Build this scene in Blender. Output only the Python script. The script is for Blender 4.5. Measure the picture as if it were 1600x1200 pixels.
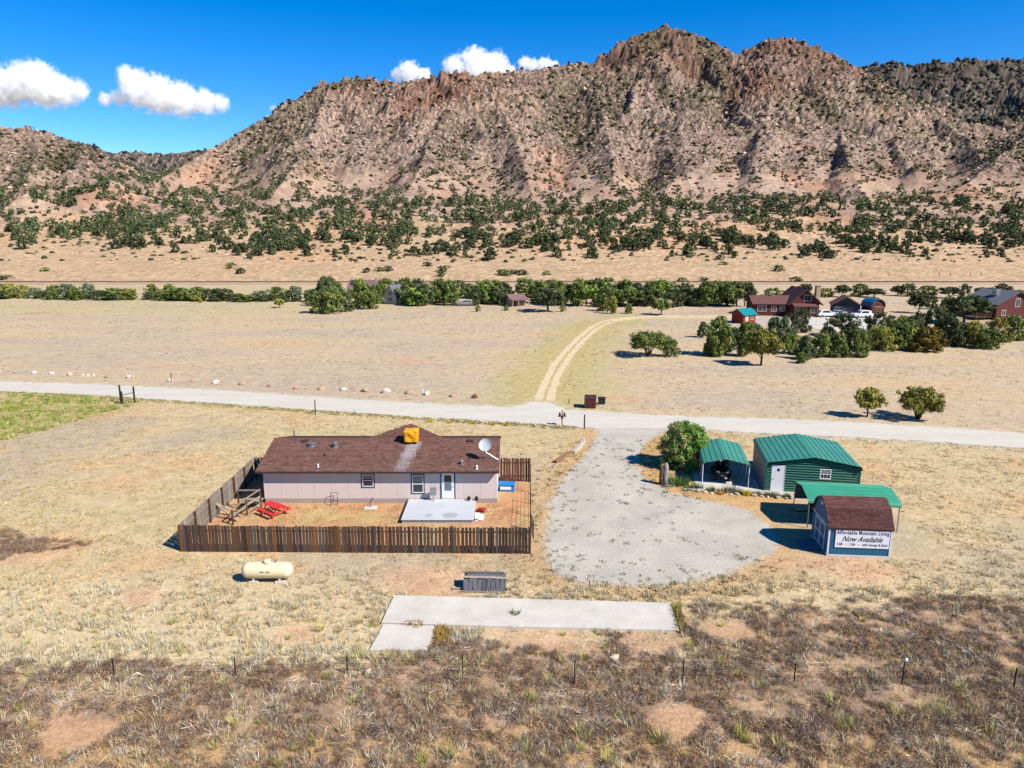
import bpy, bmesh, math, random
import numpy as np
from mathutils import Vector, Matrix
R = math.radians
for o in list(bpy.data.objects): bpy.data.objects.remove(o)
scene = bpy.context.scene
COL = scene.collection

# ------------------------------------------------------------------ camera
HC, PITCH, FPX = 19.7, R(12.2), 1110.0          # drone height (m), tilt, focal length in 1600-px-wide pixels
cam_d = bpy.data.cameras.new('camera'); cam = bpy.data.objects.new('camera', cam_d); COL.objects.link(cam)
cam_d.sensor_width = 36.0; cam_d.lens = 36.0 * FPX / 1600.0
cam_d.clip_start = 0.5; cam_d.clip_end = 30000.0
cam.location = (0, 0, HC); cam.rotation_euler = (R(90) - PITCH, 0, 0)
scene.camera = cam

# ------------------------------------------------------------------ sky, sun, exposure
SUN_TRAVEL = Vector((-0.92, 0.56, -1.0)).normalized()   # direction the sunlight travels
to_sun = -SUN_TRAVEL
world = bpy.data.worlds.new('World'); scene.world = world; world.use_nodes = True
wn, wl = world.node_tree.nodes, world.node_tree.links
wn.clear()
w_out = wn.new('ShaderNodeOutputWorld'); w_bg = wn.new('ShaderNodeBackground'); w_sky = wn.new('ShaderNodeTexSky')
w_sky.sky_type = 'NISHITA'; w_sky.sun_disc = False
w_sky.sun_elevation = math.asin(to_sun.z)
w_sky.sun_rotation = math.atan2(to_sun.x, to_sun.y)
w_sky.altitude = 2500; w_sky.air_density = 1.0; w_sky.dust_density = 0.0; w_sky.ozone_density = 3.0
w_hsv = wn.new('ShaderNodeHueSaturation'); w_hsv.inputs['Hue'].default_value = 0.507
w_hsv.inputs['Saturation'].default_value = 1.45; w_hsv.inputs['Value'].default_value = 1.0
wl.new(w_sky.outputs[0], w_hsv.inputs['Color']); wl.new(w_hsv.outputs[0], w_bg.inputs[0])
w_bg.inputs[1].default_value = 0.1
wl.new(w_bg.outputs[0], w_out.inputs[0])
sun_d = bpy.data.lights.new('sun', 'SUN'); sun = bpy.data.objects.new('sun', sun_d); COL.objects.link(sun)
sun_d.energy = 5.0; sun_d.angle = R(0.53); sun_d.color = (1.0, 0.95, 0.87)
sun.rotation_euler = SUN_TRAVEL.to_track_quat('-Z', 'Y').to_euler(); sun.location = (60, -40, 80)
vs = scene.view_settings
vs.view_transform = 'Standard'; vs.look = 'None'; vs.gamma = 1.0; vs.use_curve_mapping = False; vs.exposure = 0.88
cy = scene.cycles
cy.use_denoising = True; cy.max_bounces = 8; cy.diffuse_bounces = 2; cy.transparent_max_bounces = 12; cy.volume_bounces = 8
cy.use_adaptive_sampling = True; cy.adaptive_threshold = 0.01
cy.sample_clamp_indirect = 4.0

# ------------------------------------------------------------------ helpers: photo measurements -> metres
def ray(px, py):
    a, b = (px - 800) / FPX, (py - 600) / FPX
    return Vector((a, math.cos(PITCH) - b * math.sin(PITCH), -math.sin(PITCH) - b * math.cos(PITCH)))
def G(px, py, z=0.0):
    d = ray(px, py); t = (z - HC) / d.z
    return Vector((d.x * t, d.y * t, z))
def PY(px, py, y):
    d = ray(px, py); t = y / d.y
    return Vector((d.x * t, y, HC + d.z * t))
def G2(px, py): v = G(px, py); return (v.x, v.y)
def pxm(y, z=0.0): return FPX / (y * math.cos(PITCH) + (HC - z) * math.sin(PITCH))   # pixels per metre at a depth
def lin(c):
    return tuple(((v / 255.0) / 12.92 if v / 255.0 <= 0.04045 else ((v / 255.0 + 0.055) / 1.055) ** 2.4) for v in c)
KX = 1.95
def C(r, g, b, k=KX):
    return tuple(min(0.9, v / k) for v in lin((r, g, b)))

# ------------------------------------------------------------------ numpy noise
_rng = np.random.RandomState(7)
_perm = _rng.permutation(512).astype(np.int64)
_ang = _rng.rand(512) * 2 * np.pi
_gx, _gy = np.cos(_ang), np.sin(_ang)
def pnoise(x, y):
    xi, yi = np.floor(x).astype(np.int64), np.floor(y).astype(np.int64)
    xf, yf = x - xi, y - yi
    u = xf * xf * xf * (xf * (xf * 6 - 15) + 10); v = yf * yf * yf * (yf * (yf * 6 - 15) + 10)
    def g(ix, iy, dx, dy):
        h = _perm[(_perm[ix & 511] + iy) & 511]
        return _gx[h] * dx + _gy[h] * dy
    n00, n10 = g(xi, yi, xf, yf), g(xi + 1, yi, xf - 1, yf)
    n01, n11 = g(xi, yi + 1, xf, yf - 1), g(xi + 1, yi + 1, xf - 1, yf - 1)
    a = n00 + u * (n10 - n00); b = n01 + u * (n11 - n01)
    return (a + v * (b - a)) * 1.4
def fbm(x, y, oct=4, gain=0.5):
    s, a, t = 0, 1.0, 0.0
    for i in range(oct):
        s = s + a * pnoise(x * 2 ** i + 17.3 * i, y * 2 ** i - 9.1 * i); t += a; a *= gain
    return s / t
def ridged(x, y, oct=4, gain=0.5):
    s, a, t = 0, 1.0, 0.0
    for i in range(oct):
        s = s + a * (1 - np.abs(pnoise(x * 2 ** i + 31.7 * i, y * 2 ** i + 5.3 * i))); t += a; a *= gain
    return s / t
def sstep(a, b, x):
    t = np.clip((x - a) / (b - a), 0, 1); return t * t * (3 - 2 * t)
def seg_dist(X, Y, pts):
    """distance to a polyline and the parameter (index + t) of the nearest point"""
    best = np.full(X.shape, 1e9); par = np.zeros(X.shape)
    for i in range(len(pts) - 1):
        ax, ay = pts[i][0], pts[i][1]; bx, by = pts[i + 1][0], pts[i + 1][1]
        dx, dy = bx - ax, by - ay; L = dx * dx + dy * dy + 1e-9
        t = np.clip(((X - ax) * dx + (Y - ay) * dy) / L, 0, 1)
        d = np.hypot(X - ax - t * dx, Y - ay - t * dy)
        m = d < best; best = np.where(m, d, best); par = np.where(m, i + t, par)
    return best, par
def poly_sdf(X, Y, pts):
    """signed distance to a polygon, negative inside"""
    d, _ = seg_dist(X, Y, list(pts) + [pts[0]])
    ins = np.zeros(X.shape, bool); n = len(pts)
    for i in range(n):
        x1, y1 = pts[i][0], pts[i][1]; x2, y2 = pts[(i + 1) % n][0], pts[(i + 1) % n][1]
        c = ((y1 > Y) != (y2 > Y)) & (X < (x2 - x1) * (Y - y1) / (y2 - y1 + 1e-12) + x1)
        ins ^= c
    return np.where(ins, -d, d)

# ------------------------------------------------------------------ helpers: meshes and objects
def tagit(o, label=None, cat=None, group=None, kind=None):
    if label: o['label'] = label
    if cat: o['category'] = cat
    if group: o['group'] = group
    if kind: o['kind'] = kind
    return o
def link(o, parent=None, loc=None, rz=None):
    COL.objects.link(o)
    if parent is not None: o.parent = parent
    if loc is not None: o.location = loc
    if rz is not None: o.rotation_euler = (0, 0, rz)
    return o
def thing(name, loc, rz, label, cat, group=None):
    o = bpy.data.objects.new(name, None); o.empty_display_size = 0.3
    link(o, None, loc, rz); return tagit(o, label, cat, group)
def mesh_np(name, V, F, mat, cols=None, smooth=False):
    V = np.asarray(V, np.float32); F = np.asarray(F, np.int32)
    me = bpy.data.meshes.new(name)
    me.vertices.add(len(V)); me.vertices.foreach_set('co', V.ravel())
    n, k = F.shape
    me.loops.add(n * k); me.loops.foreach_set('vertex_index', F.ravel())
    me.polygons.add(n); me.polygons.foreach_set('loop_start', np.arange(0, n * k, k, dtype=np.int32))
    me.polygons.foreach_set('loop_total', np.full(n, k, np.int32))
    if smooth: me.polygons.foreach_set('use_smooth', np.ones(n, bool))
    if cols is not None:
        a = me.color_attributes.new('Col', 'FLOAT_COLOR', 'POINT')
        c4 = np.ones((len(V), 4), np.float32); c4[:, :3] = cols
        a.data.foreach_set('color', c4.ravel())
    me.update(calc_edges=True)
    if mat is not None: me.materials.append(mat)
    return me
class MB:
    """collects shapes into one mesh"""
    def __init__(s): s.v, s.f, s.c = [], [], []
    def add(s, vs_, fs, col=None):
        n = len(s.v); s.v += [tuple(v) for v in vs_]; s.f += [tuple(i + n for i in f) for f in fs]
        s.c += [col or (1, 1, 1)] * len(vs_); return s
    def box(s, c, d, rot=None, col=None):
        hx, hy, hz = d[0] / 2, d[1] / 2, d[2] / 2
        P = [Vector((x, y, z)) for x in (-hx, hx) for y in (-hy, hy) for z in (-hz, hz)]
        if rot is not None: P = [rot @ p for p in P]
        P = [p + Vector(c) for p in P]
        return s.add(P, [(0, 1, 3, 2), (4, 6, 7, 5), (0, 4, 5, 1), (2, 3, 7, 6), (0, 2, 6, 4), (1, 5, 7, 3)], col)
    def b2(s, x0, x1, y0, y1, z0, z1, col=None):
        return s.box(((x0 + x1) / 2, (y0 + y1) / 2, (z0 + z1) / 2), (abs(x1 - x0), abs(y1 - y0), abs(z1 - z0)), None, col)
    def tube(s, pts, r, n=8, cap=True):
        pts = [Vector(p) for p in pts]; rs = r if isinstance(r, (list, tuple)) else [r] * len(pts)
        base = len(s.v); V = []
        for i, p in enumerate(pts):
            d = (pts[min(i + 1, len(pts) - 1)] - pts[max(i - 1, 0)]).normalized()
            a = d.orthogonal().normalized() if i == 0 else (a - d * a.dot(d)).normalized()
            b = d.cross(a)
            for k in range(n):
                t = 2 * math.pi * k / n
                V.append(p + (a * math.cos(t) + b * math.sin(t)) * rs[i])
        F = []
        for i in range(len(pts) - 1):
            for k in range(n):
                F.append((i * n + k, i * n + (k + 1) % n, (i + 1) * n + (k + 1) % n, (i + 1) * n + k))
        if cap:
            F.append(tuple(reversed(range(n)))); F.append(tuple((len(pts) - 1) * n + k for k in range(n)))
        return s.add(V, F)
    def prism(s, poly, h0, h1, axis='y', col=None):
        """extrude a 2-D polygon: axis y -> poly is (x,z); axis x -> (y,z); axis z -> (x,y)"""
        def pt(p, h):
            return {'y': (p[0], h, p[1]), 'x': (h, p[0], p[1]), 'z': (p[0], p[1], h)}[axis]
        n = len(poly); V = [pt(p, h0) for p in poly] + [pt(p, h1) for p in poly]
        F = [(i, (i + 1) % n, n + (i + 1) % n, n + i) for i in range(n)] + [tuple(reversed(range(n))), tuple(range(n, 2 * n))]
        return s.add(V, F, col)
    def slab(s, quad, t):
        """a quad in space given thickness t along its downward normal"""
        q = [Vector(p) for p in quad]; nrm = (q[1] - q[0]).cross(q[-1] - q[0]).normalized()
        if nrm.z < 0: nrm = -nrm
        m = len(q); V = q + [p - nrm * t for p in q]
        F = [tuple(range(m)), tuple(reversed(range(m, 2 * m)))] + [(i, m + i, m + (i + 1) % m, (i + 1) % m) for i in range(m)]
        return s.add(V, F)
    def lathe(s, prof, n=16, axis='z', c=(0, 0, 0)):
        """prof: (radius, height) list"""
        V = []
        for r_, h in prof:
            for k in range(n):
                t = 2 * math.pi * k / n; a, b = r_ * math.cos(t), r_ * math.sin(t)
                p = {'z': (a, b, h), 'x': (h, a, b), 'y': (a, h, b)}[axis]
                V.append((p[0] + c[0], p[1] + c[1], p[2] + c[2]))
        F = [(i * n + k, i * n + (k + 1) % n, (i + 1) * n + (k + 1) % n, (i + 1) * n + k) for i in range(len(prof) - 1) for k in range(n)]
        F += [tuple(reversed(range(n))), tuple((len(prof) - 1) * n + k for k in range(n))]
        return s.add(V, F)
    def mesh(s, name, mat, smooth=False, bevel=0.0):
        me = bpy.data.meshes.new(name); me.from_pydata(s.v, [], s.f)
        bm = bmesh.new(); bm.from_mesh(me)
        bmesh.ops.recalc_face_normals(bm, faces=bm.faces)
        if bevel:
            bmesh.ops.bevel(bm, geom=list(bm.edges), offset=bevel, segments=1, affect='EDGES', clamp_overlap=True)
        bm.to_mesh(me); bm.free()
        if not bevel and any(c != (1, 1, 1) for c in s.c):
            a = me.color_attributes.new('Col', 'FLOAT_COLOR', 'POINT')
            a.data.foreach_set('color', [x for c in s.c for x in (c[0], c[1], c[2], 1.0)])
        if smooth:
            for p in me.polygons: p.use_smooth = True
        me.materials.append(mat); return me
    def build(s, name, mat, parent=None, smooth=False, bevel=0.0, loc=None, rz=None):
        return link(bpy.data.objects.new(name, s.mesh(name, mat, smooth, bevel)), parent, loc, rz)
def rotz(v, a): return Matrix.Rotation(a, 3, 'Z') @ Vector(v)

# ------------------------------------------------------------------ procedural materials
def mat(name, col, rough=0.8, var=0.15, vscale=3.0, bump=0.0, bscale=20.0, metal=0.0, attr=False, spec=0.3,
        stretch=None, fine=0.0, fscale=30.0, objrand=0.0, bdist=0.02):
    """principled + noise variation; attr multiplies by the mesh's Col attribute; objrand varies by object"""
    m = bpy.data.materials.new(name); m.use_nodes = True
    N, L = m.node_tree.nodes, m.node_tree.links; P = N['Principled BSDF']
    P.inputs['Roughness'].default_value = rough; P.inputs['Metallic'].default_value = metal
    P.inputs['Specular IOR Level'].default_value = spec
    tc = N.new('ShaderNodeTexCoord'); src = tc.outputs['Object']
    if stretch:
        mp = N.new('ShaderNodeMapping'); mp.inputs['Scale'].default_value = stretch
        L.new(src, mp.inputs[0]); src = mp.outputs[0]
    if attr:
        a = N.new('ShaderNodeVertexColor'); a.layer_name = 'Col'; base = a.outputs['Color']
        if col is not None:
            mx = N.new('ShaderNodeMix'); mx.data_type = 'RGBA'; mx.blend_type = 'MULTIPLY'; mx.inputs[0].default_value = 1
            L.new(base, mx.inputs[6]); mx.inputs[7].default_value = (*col, 1); base = mx.outputs[2]
    else:
        rgb = N.new('ShaderNodeRGB'); rgb.outputs[0].default_value = (*col, 1); base = rgb.outputs[0]
    def vary(base, scale, amt, det=4):
        nz = N.new('ShaderNodeTexNoise'); nz.inputs['Scale'].default_value = scale; nz.inputs['Detail'].default_value = det
        nz.inputs['Roughness'].default_value = 0.65
        L.new(src, nz.inputs['Vector'])
        mr = N.new('ShaderNodeMapRange'); mr.inputs[1].default_value = 0.25; mr.inputs[2].default_value = 0.75
        mr.inputs[3].default_value = 1 - amt; mr.inputs[4].default_value = 1 + amt; L.new(nz.outputs[0], mr.inputs[0])
        mx = N.new('ShaderNodeVectorMath'); mx.operation = 'SCALE'; L.new(base, mx.inputs[0]); L.new(mr.outputs[0], mx.inputs['Scale'])
        return mx.outputs[0]
    if var: base = vary(base, vscale, var)
    if fine: base = vary(base, fscale, fine, 3)
    if objrand:
        oi = N.new('ShaderNodeObjectInfo'); mr = N.new('ShaderNodeMapRange')
        mr.inputs[3].default_value = 1 - objrand; mr.inputs[4].default_value = 1 + objrand; L.new(oi.outputs['Random'], mr.inputs[0])
        mx = N.new('ShaderNodeVectorMath'); mx.operation = 'SCALE'; L.new(base, mx.inputs[0]); L.new(mr.outputs[0], mx.inputs['Scale']); base = mx.outputs[0]
    L.new(base, P.inputs['Base Color'])
    if bump:
        nz = N.new('ShaderNodeTexNoise'); nz.inputs['Scale'].default_value = bscale; nz.inputs['Detail'].default_value = 5
        L.new(src, nz.inputs['Vector'])
        b = N.new('ShaderNodeBump'); b.inputs['Strength'].default_value = bump; b.inputs['Distance'].default_value = bdist
        L.new(nz.outputs[0], b.inputs['Height']); L.new(b.outputs[0], P.inputs['Normal'])
    return m
def glass(name='window_glass', col=(0.02, 0.025, 0.03)):
    return mat(name, col, rough=0.06, var=0.0, spec=0.6)
# ================================================================== THE MOUNTAINS
def ridge_pts(lst): return [PY(px, py, y) for px, py, y in lst]
MAIN = ridge_pts([(225, 292, 600), (330, 232, 690), (450, 165, 760), (520, 127, 800), (575, 123, 810), (630, 131, 800), (690, 117, 800), (745, 116, 820),
                  (860, 107, 880), (920, 93, 920), (960, 66, 950), (1040, 43, 985), (1105, 63, 980), (1150, 86, 970), (1200, 61, 950),
                  (1255, 65, 940), (1300, 90, 930), (1355, 112, 920)])
SPUR_R = ridge_pts([(1300, 90, 930), (1345, 118, 900), (1410, 155, 840), (1470, 188, 770), (1512, 216, 700), (1540, 260, 620)])
BACK_R = ridge_pts([(1340, 108, 1250), (1385, 97, 1250), (1425, 104, 1250), (1450, 98, 1230), (1510, 93, 1230), (1600, 92, 1200), (1760, 95, 1150)])
NEAR_R = ridge_pts([(1512, 285, 560), (1560, 245, 600), (1610, 205, 660), (1700, 150, 740), (1820, 120, 780)])
LEFT_B = ridge_pts([(-220, 190, 700), (-100, 215, 680), (-20, 198, 660), (60, 202, 640), (120, 224, 620), (180, 258, 585), (222, 288, 550)])
FAR_C = ridge_pts([(40, 208, 1500), (120, 220, 1500), (165, 239, 1500), (200, 236, 1550), (255, 240, 1550), (310, 236, 1550), (380, 235, 1500)])
FAR_C2 = ridge_pts([(90, 212, 1250), (140, 226, 1250), (185, 250, 1150), (215, 275, 1000)])
SPURS = [ridge_pts(s) for s in (
    [(690, 117, 800), (700, 165, 740), (668, 230, 650), (640, 296, 560)],
    [(520, 127, 800), (500, 180, 720), (470, 240, 620), (430, 300, 530)],
    [(745, 116, 820), (790, 180, 730), (815, 240, 650), (830, 300, 555)],
    [(920, 93, 920), (935, 160, 820), (955, 220, 700), (960, 285, 580)],
    [(1105, 63, 980), (1112, 110, 900), (1085, 190, 780), (1060, 250, 670), (1045, 300, 570)],
    [(1200, 61, 950), (1215, 130, 850), (1190, 200, 740), (1175, 260, 640)],
    [(1255, 65, 940), (1290, 140, 840), (1310, 200, 740), (1330, 262, 640), (1350, 310, 550)],
    [(1345, 118, 900), (1390, 200, 760), (1420, 262, 640)],
    [(60, 202, 640), (50, 250, 560), (40, 300, 480)], [(120, 224, 620), (140, 280, 520)])]
def base_z(Y, X=None):
    return np.interp(Y, [0, 262, 285, 330, 400, 520, 700, 1000, 1500, 3000], [-1.0, -1.0, 0.6, 5.5, 15, 38, 62, 95, 110, 120])
def zpar(pts, par):
    return np.interp(par, np.arange(len(pts)), [p.z for p in pts])
def terrain(X, Y):
    wx = X + 30 * fbm(X / 85, Y / 85, 4); wy = Y + 30 * fbm(X / 85 + 40, Y / 85 + 11, 4)
    def tent(pts, k, wob=60.0):
        zb = np.full(X.shape, -1e3); db = np.full(X.shape, 1e9)
        for i in range(len(pts) - 1):
            a, b = pts[i], pts[i + 1]; dx, dy = b.x - a.x, b.y - a.y; L = dx * dx + dy * dy
            t0 = np.clip(((X - a.x) * dx + (Y - a.y) * dy) / L, 0, 1); d0 = np.hypot(X - a.x - t0 * dx, Y - a.y - t0 * dy)
            f = sstep(-1, wob, d0); qx = X + (wx - X) * f; qy = Y + (wy - Y) * f
            t = np.clip(((qx - a.x) * dx + (qy - a.y) * dy) / L, 0, 1); d = np.hypot(qx - a.x - t * dx, qy - a.y - t * dy)
            zb = np.maximum(zb, a.z + (b.z - a.z) * t - k * d * (1 - 0.12 * np.clip(d / 400, 0, 1))); db = np.minimum(db, d0)
        return zb, db
    z = base_z(Y) + 3.0 * fbm(X / 70, Y / 70, 3) * sstep(300, 420, Y)
    mt, dr = tent(MAIN, 0.67)
    for pts, k in ((SPUR_R, 0.62), (NEAR_R, 0.55), (LEFT_B, 0.52), (BACK_R, 0.5), (FAR_C, 0.4), (FAR_C2, 0.45)):
        t, d = tent(pts, k); mt = np.maximum(mt, t); dr = np.minimum(dr, d)
    for pts in SPURS:
        t, d = tent(pts, 0.66, 14.0); mt = np.maximum(mt, t); dr = np.minimum(dr, d + 10)
    up = np.clip((mt - z) / 60.0, 0, 1)
    far = sstep(6, 45, dr)
    gul = ridged(wx / 95, wy / 230, 3) - 0.75
    gul2 = ridged(wx / 28 + 7, wy / 60, 3) - 0.75
    mt = mt + up * far * (58 * np.minimum(gul, 0.05) + 12 * np.minimum(gul2, 0.06))
    # smooth max with the valley slope
    h = np.clip(0.5 + 0.5 * (mt - z) / 26.0, 0, 1)
    zz = z * (1 - h) + mt * h + 26.0 * h * (1 - h) * 0.5
    rock = np.clip((zz - base_z(Y) - 8) / 60, 0, 1)
    low = sstep(355, 410, Y) * (1 - rock)
    cr = ridged(X / 22 + 3, Y / 26, 4) - 0.72
    cr3 = 2.0 * np.abs(pnoise(X / 8.0 + 3, Y / 9.0)) + 1.0 * np.abs(pnoise(X / 3.6 + 8, Y / 4.0)) - 0.75
    crag = np.zeros_like(zz)
    for px, py, y, rad in ((1112, 105, 905, 42), (975, 72, 945, 40), (695, 140, 790, 40), (1290, 95, 925, 45), (1180, 130, 850, 30), (1060, 60, 975, 45),
                           (1340, 120, 890, 30), (650, 165, 760, 25), (545, 128, 800, 30), (1240, 75, 930, 40), (1160, 150, 840, 25)):
        p = PY(px, py, y); crag = np.maximum(crag, np.exp(-((X - p.x) ** 2 + (Y - p.y) ** 2) / (rad * rad)))
    for px, py, y, rx, ry, dep in ((1074, 124, 890, 22, 22, 46), (1098, 134, 880, 12, 16, 26), (946, 84, 932, 22, 18, 34), (676, 168, 765, 16, 16, 20), (640, 172, 745, 14, 14, 14), (1175, 95, 925, 16, 18, 14), (1010, 235, 690, 22, 60, 16), (1395, 120, 1000, 60, 60, 30)):
        p = PY(px, py, y); zz = zz - dep * np.exp(-((X - p.x) / rx) ** 2 - ((Y - p.y) / ry) ** 2)
    hump = cr * (3.0 + 12 * crag) + cr3 * (3.0 + 2.2 * crag)
    zz = zz + rock * np.minimum(hump, 5) + low * 1.0 * fbm(X / 9, Y / 9, 3)
    blk = fbm(X / 3.6, Y / 4.2, 2)
    zz = zz + rock * 1.6 * np.clip(blk * 2.2, -0.6, 1) + low * 0.35 * blk
    return zz, rock, crag, gul, cr
def mountain_mesh():
    U = np.linspace(-0.9, 0.9, 940)
    Yr = [255.0]
    while Yr[-1] < 1010: Yr.append(Yr[-1] + 1.15 + (Yr[-1] - 255) * 0.0017)
    while Yr[-1] < 2400: Yr.append(Yr[-1] + 6 + (Yr[-1] - 1010) * 0.014)
    Yr = np.array(Yr)
    Yg, Ug = np.meshgrid(Yr, U, indexing='ij'); X = Yg * Ug; Y = Yg
    Z, rock, crag, gul, cr = terrain(X, Y)
    nr, nc = X.shape
    V = np.stack([X, Y, Z], -1).reshape(-1, 3)
    i = np.arange(nr * nc).reshape(nr, nc)
    F = np.stack([i[:-1, :-1], i[:-1, 1:], i[1:, 1:], i[1:, :-1]], -1).reshape(-1, 4)
    # rock and soil colours, with some shade painted in
    n1 = fbm(X / 40, Y / 40, 4); n2 = fbm(X / 6, Y / 6, 3); n3 = fbm(X / 120 + 9, Y / 120, 3); n4 = fbm(X / 2.6 + 5, Y / 3.0, 2)
    def mix(a, b, t): return a + (np.array(b) - a) * np.clip(t, 0, 1)[..., None]
    K = 2.05
    c = np.ones(X.shape + (3,)) * np.array(C(222, 188, 150, K))
    c = mix(c, C(228, 184, 142, K), sstep(0.05, 0.3, n3))                       # orange soil in the meadow
    c = mix(c, C(206, 178, 140, K), sstep(0.0, 0.4, fbm(X / 25, Y / 12, 3)) * 0.6)
    slope_rock = mix(mix(np.ones(X.shape + (3,)) * np.array(C(198, 168, 150, K)), C(172, 140, 126, K), sstep(-0.1, 0.35, n1)), C(200, 170, 142, K), sstep(0.0, 0.3, n3) * 0.8)
    tr_ = np.maximum(sstep(0.02, 0.25, rock + 0.12 * n1), 0.8 * sstep(410, 500, Y + 60 * n1))[..., None]; c = c * (1 - tr_) + slope_rock * tr_
    zab = Z - base_z(Y)
    c = mix(c, C(170, 114, 92, K), np.clip(crag * 1.2, 0, 0.85))
    c = mix(c, C(158, 122, 106, K), 0.75 * sstep(60, 170, zab + 60 * n1))
    c = mix(c, C(212, 156, 126, K), 0.5 * sstep(0.18, 0.34, fbm(X / 60 + 70, Y / 60 + 3, 3)) * (rock < 0.5) * sstep(360, 400, Y))
    c = mix(c, C(118, 106, 84, K), 0.75 * sstep(0.02, -0.2, gul + 0.15 * n1) * sstep(0.1, 0.4, rock))   # scrub in the gullies
    c = mix(c, C(92, 82, 66, K), 0.8 * sstep(0.14, 0.42, n2 + 0.25 * n1) * sstep(0.05, 0.3, rock))
    c = mix(c, C(82, 76, 56, K), 0.75 * sstep(0.14, 0.32, n4) * sstep(0.0, 0.2, rock))
    dark = sstep(960, 1040, Y + 8 * n1) * sstep(380, 470, X) + sstep(940, 1000, Y) * sstep(-330, -480, X)
    c = mix(c, C(100, 94, 88, K), np.clip(dark, 0, 1) * (0.7 + 0.4 * n2))       # wooded back slopes; shade of the right-hand one painted in
    n5 = pnoise(X / 1.9, Y / 2.3); n6 = pnoise(X / 4.5 + 2, Y / 5.0 + 9)
    c = mix(c, C(70, 64, 52, K), 0.75 * sstep(0.12, 0.34, n5 + 0.35 * n1) * sstep(0.05, 0.3, rock)); c = mix(c, C(226, 200, 176, K), 0.6 * sstep(0.18, 0.4, -n5 + 0.3 * n6) * sstep(0.05, 0.3, rock) * (1 - 0.6 * sstep(60, 170, zab)))  # dark speckle paints small shadows among the pale rocks
    crack = np.minimum(np.abs(pnoise(X / 8.0 + 3, Y / 9.0)), 0.25) * 4  # creases of the relief, darkened below as shade in the rock colour
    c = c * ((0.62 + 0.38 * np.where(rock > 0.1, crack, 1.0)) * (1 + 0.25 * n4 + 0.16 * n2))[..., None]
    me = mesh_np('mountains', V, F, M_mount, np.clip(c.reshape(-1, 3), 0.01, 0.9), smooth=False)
    o = link(bpy.data.objects.new('mountains', me)); tagit(o, kind='structure')
    return X, Y, Z
M_mount = mat('mountain_rock', None, rough=0.95, var=0.2, vscale=0.16, fine=0.3, fscale=0.45, attr=True, spec=0.05, bump=0.6, bscale=0.35, bdist=1.6)
mountain_mesh()

# ================================================================== THE VALLEY FLOOR
def ZZ(x, y):
    """height of the ground surface under a point"""
    if y < 284: return 0.0
    return float(max(0.0, terrain(np.array([x], float), np.array([y], float))[0][0]))
DRIVE = [G2(*p) for p in ((930, 667), (938, 680), (928, 697), (910, 722), (884, 748), (864, 785), (857, 830), (858, 870), (872, 893), (905, 906), (950, 913), (1010, 915),
                          (1075, 909), (1130, 896), (1180, 876), (1210, 855), (1212, 842), (1196, 822), (1168, 800), (1120, 786), (1070, 776), (1030, 764), (1004, 745), (994, 725),
                          (999, 703), (1012, 690), (1032, 676), (1060, 668))]
ROAD_TOP = [(-200, 588), (0, 596), (160, 601), (320, 608), (480, 619), (600, 627), (700, 632), (800, 636), (832, 628), (862, 630), (885, 640), (960, 645), (1080, 651), (1200, 654), (1340, 660), (1480, 668), (1600, 677), (1800, 692)]
ROAD_BOT = [(-200, 600), (0, 611), (160, 618), (320, 629), (480, 640), (600, 648), (700, 654), (800, 660), (930, 669), (1060, 670), (1200, 677), (1340, 684), (1480, 692), (1600, 700), (1800, 718)]
ROAD = [G2(*p) for p in ROAD_TOP] + [G2(*p) for p in reversed(ROAD_BOT)]
RUT_L = [G2(780 + x / 4, 400 + y / 4) for x, y in ((235, 905), (285, 800), (330, 700), (380, 635), (430, 575), (520, 490), (600, 432), (700, 401), (850, 385), (1000, 381), (1200, 384), (1400, 388))]
RUT_R = [G2(780 + x / 4, 400 + y / 4) for x, y in ((320, 905), (345, 800), (395, 705), (440, 632), (490, 570), (550, 508), (620, 450), (710, 412), (850, 394), (1000, 389), (1200, 392), (1400, 395))]
YARD = [(-20.7, 41.3), (1.2, 41.1), (1.4, 54), (-0.9, 54), (-0.9, 58), (-18.5, 58), (-20.8, 55)]
GREEN_PATCH = [G2(*p) for p in ((-160, 622), (60, 616), (190, 622), (222, 630), (140, 655), (60, 676), (-40, 700), (-180, 715))]
PATCHES = [(463, 990, 1.2), (1140, 985, 1.3), (1280, 970, .8), (1055, 1120, 1.3), (120, 1145, 1.5), (640, 905, 2.0), (700, 915, 1.8), (810, 985, 1.6), (890, 1000, 1.7), (1330, 890, 2.4), (1230, 880, 1.6),
           (40, 860, 2.6), (1010, 1005, 1.2), (930, 890, 1.3), (225, 930, 1.2), (640, 565, 3), (250, 572, 2.5), (940, 620, 2.2), (985, 625, 1.8)]
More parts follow.
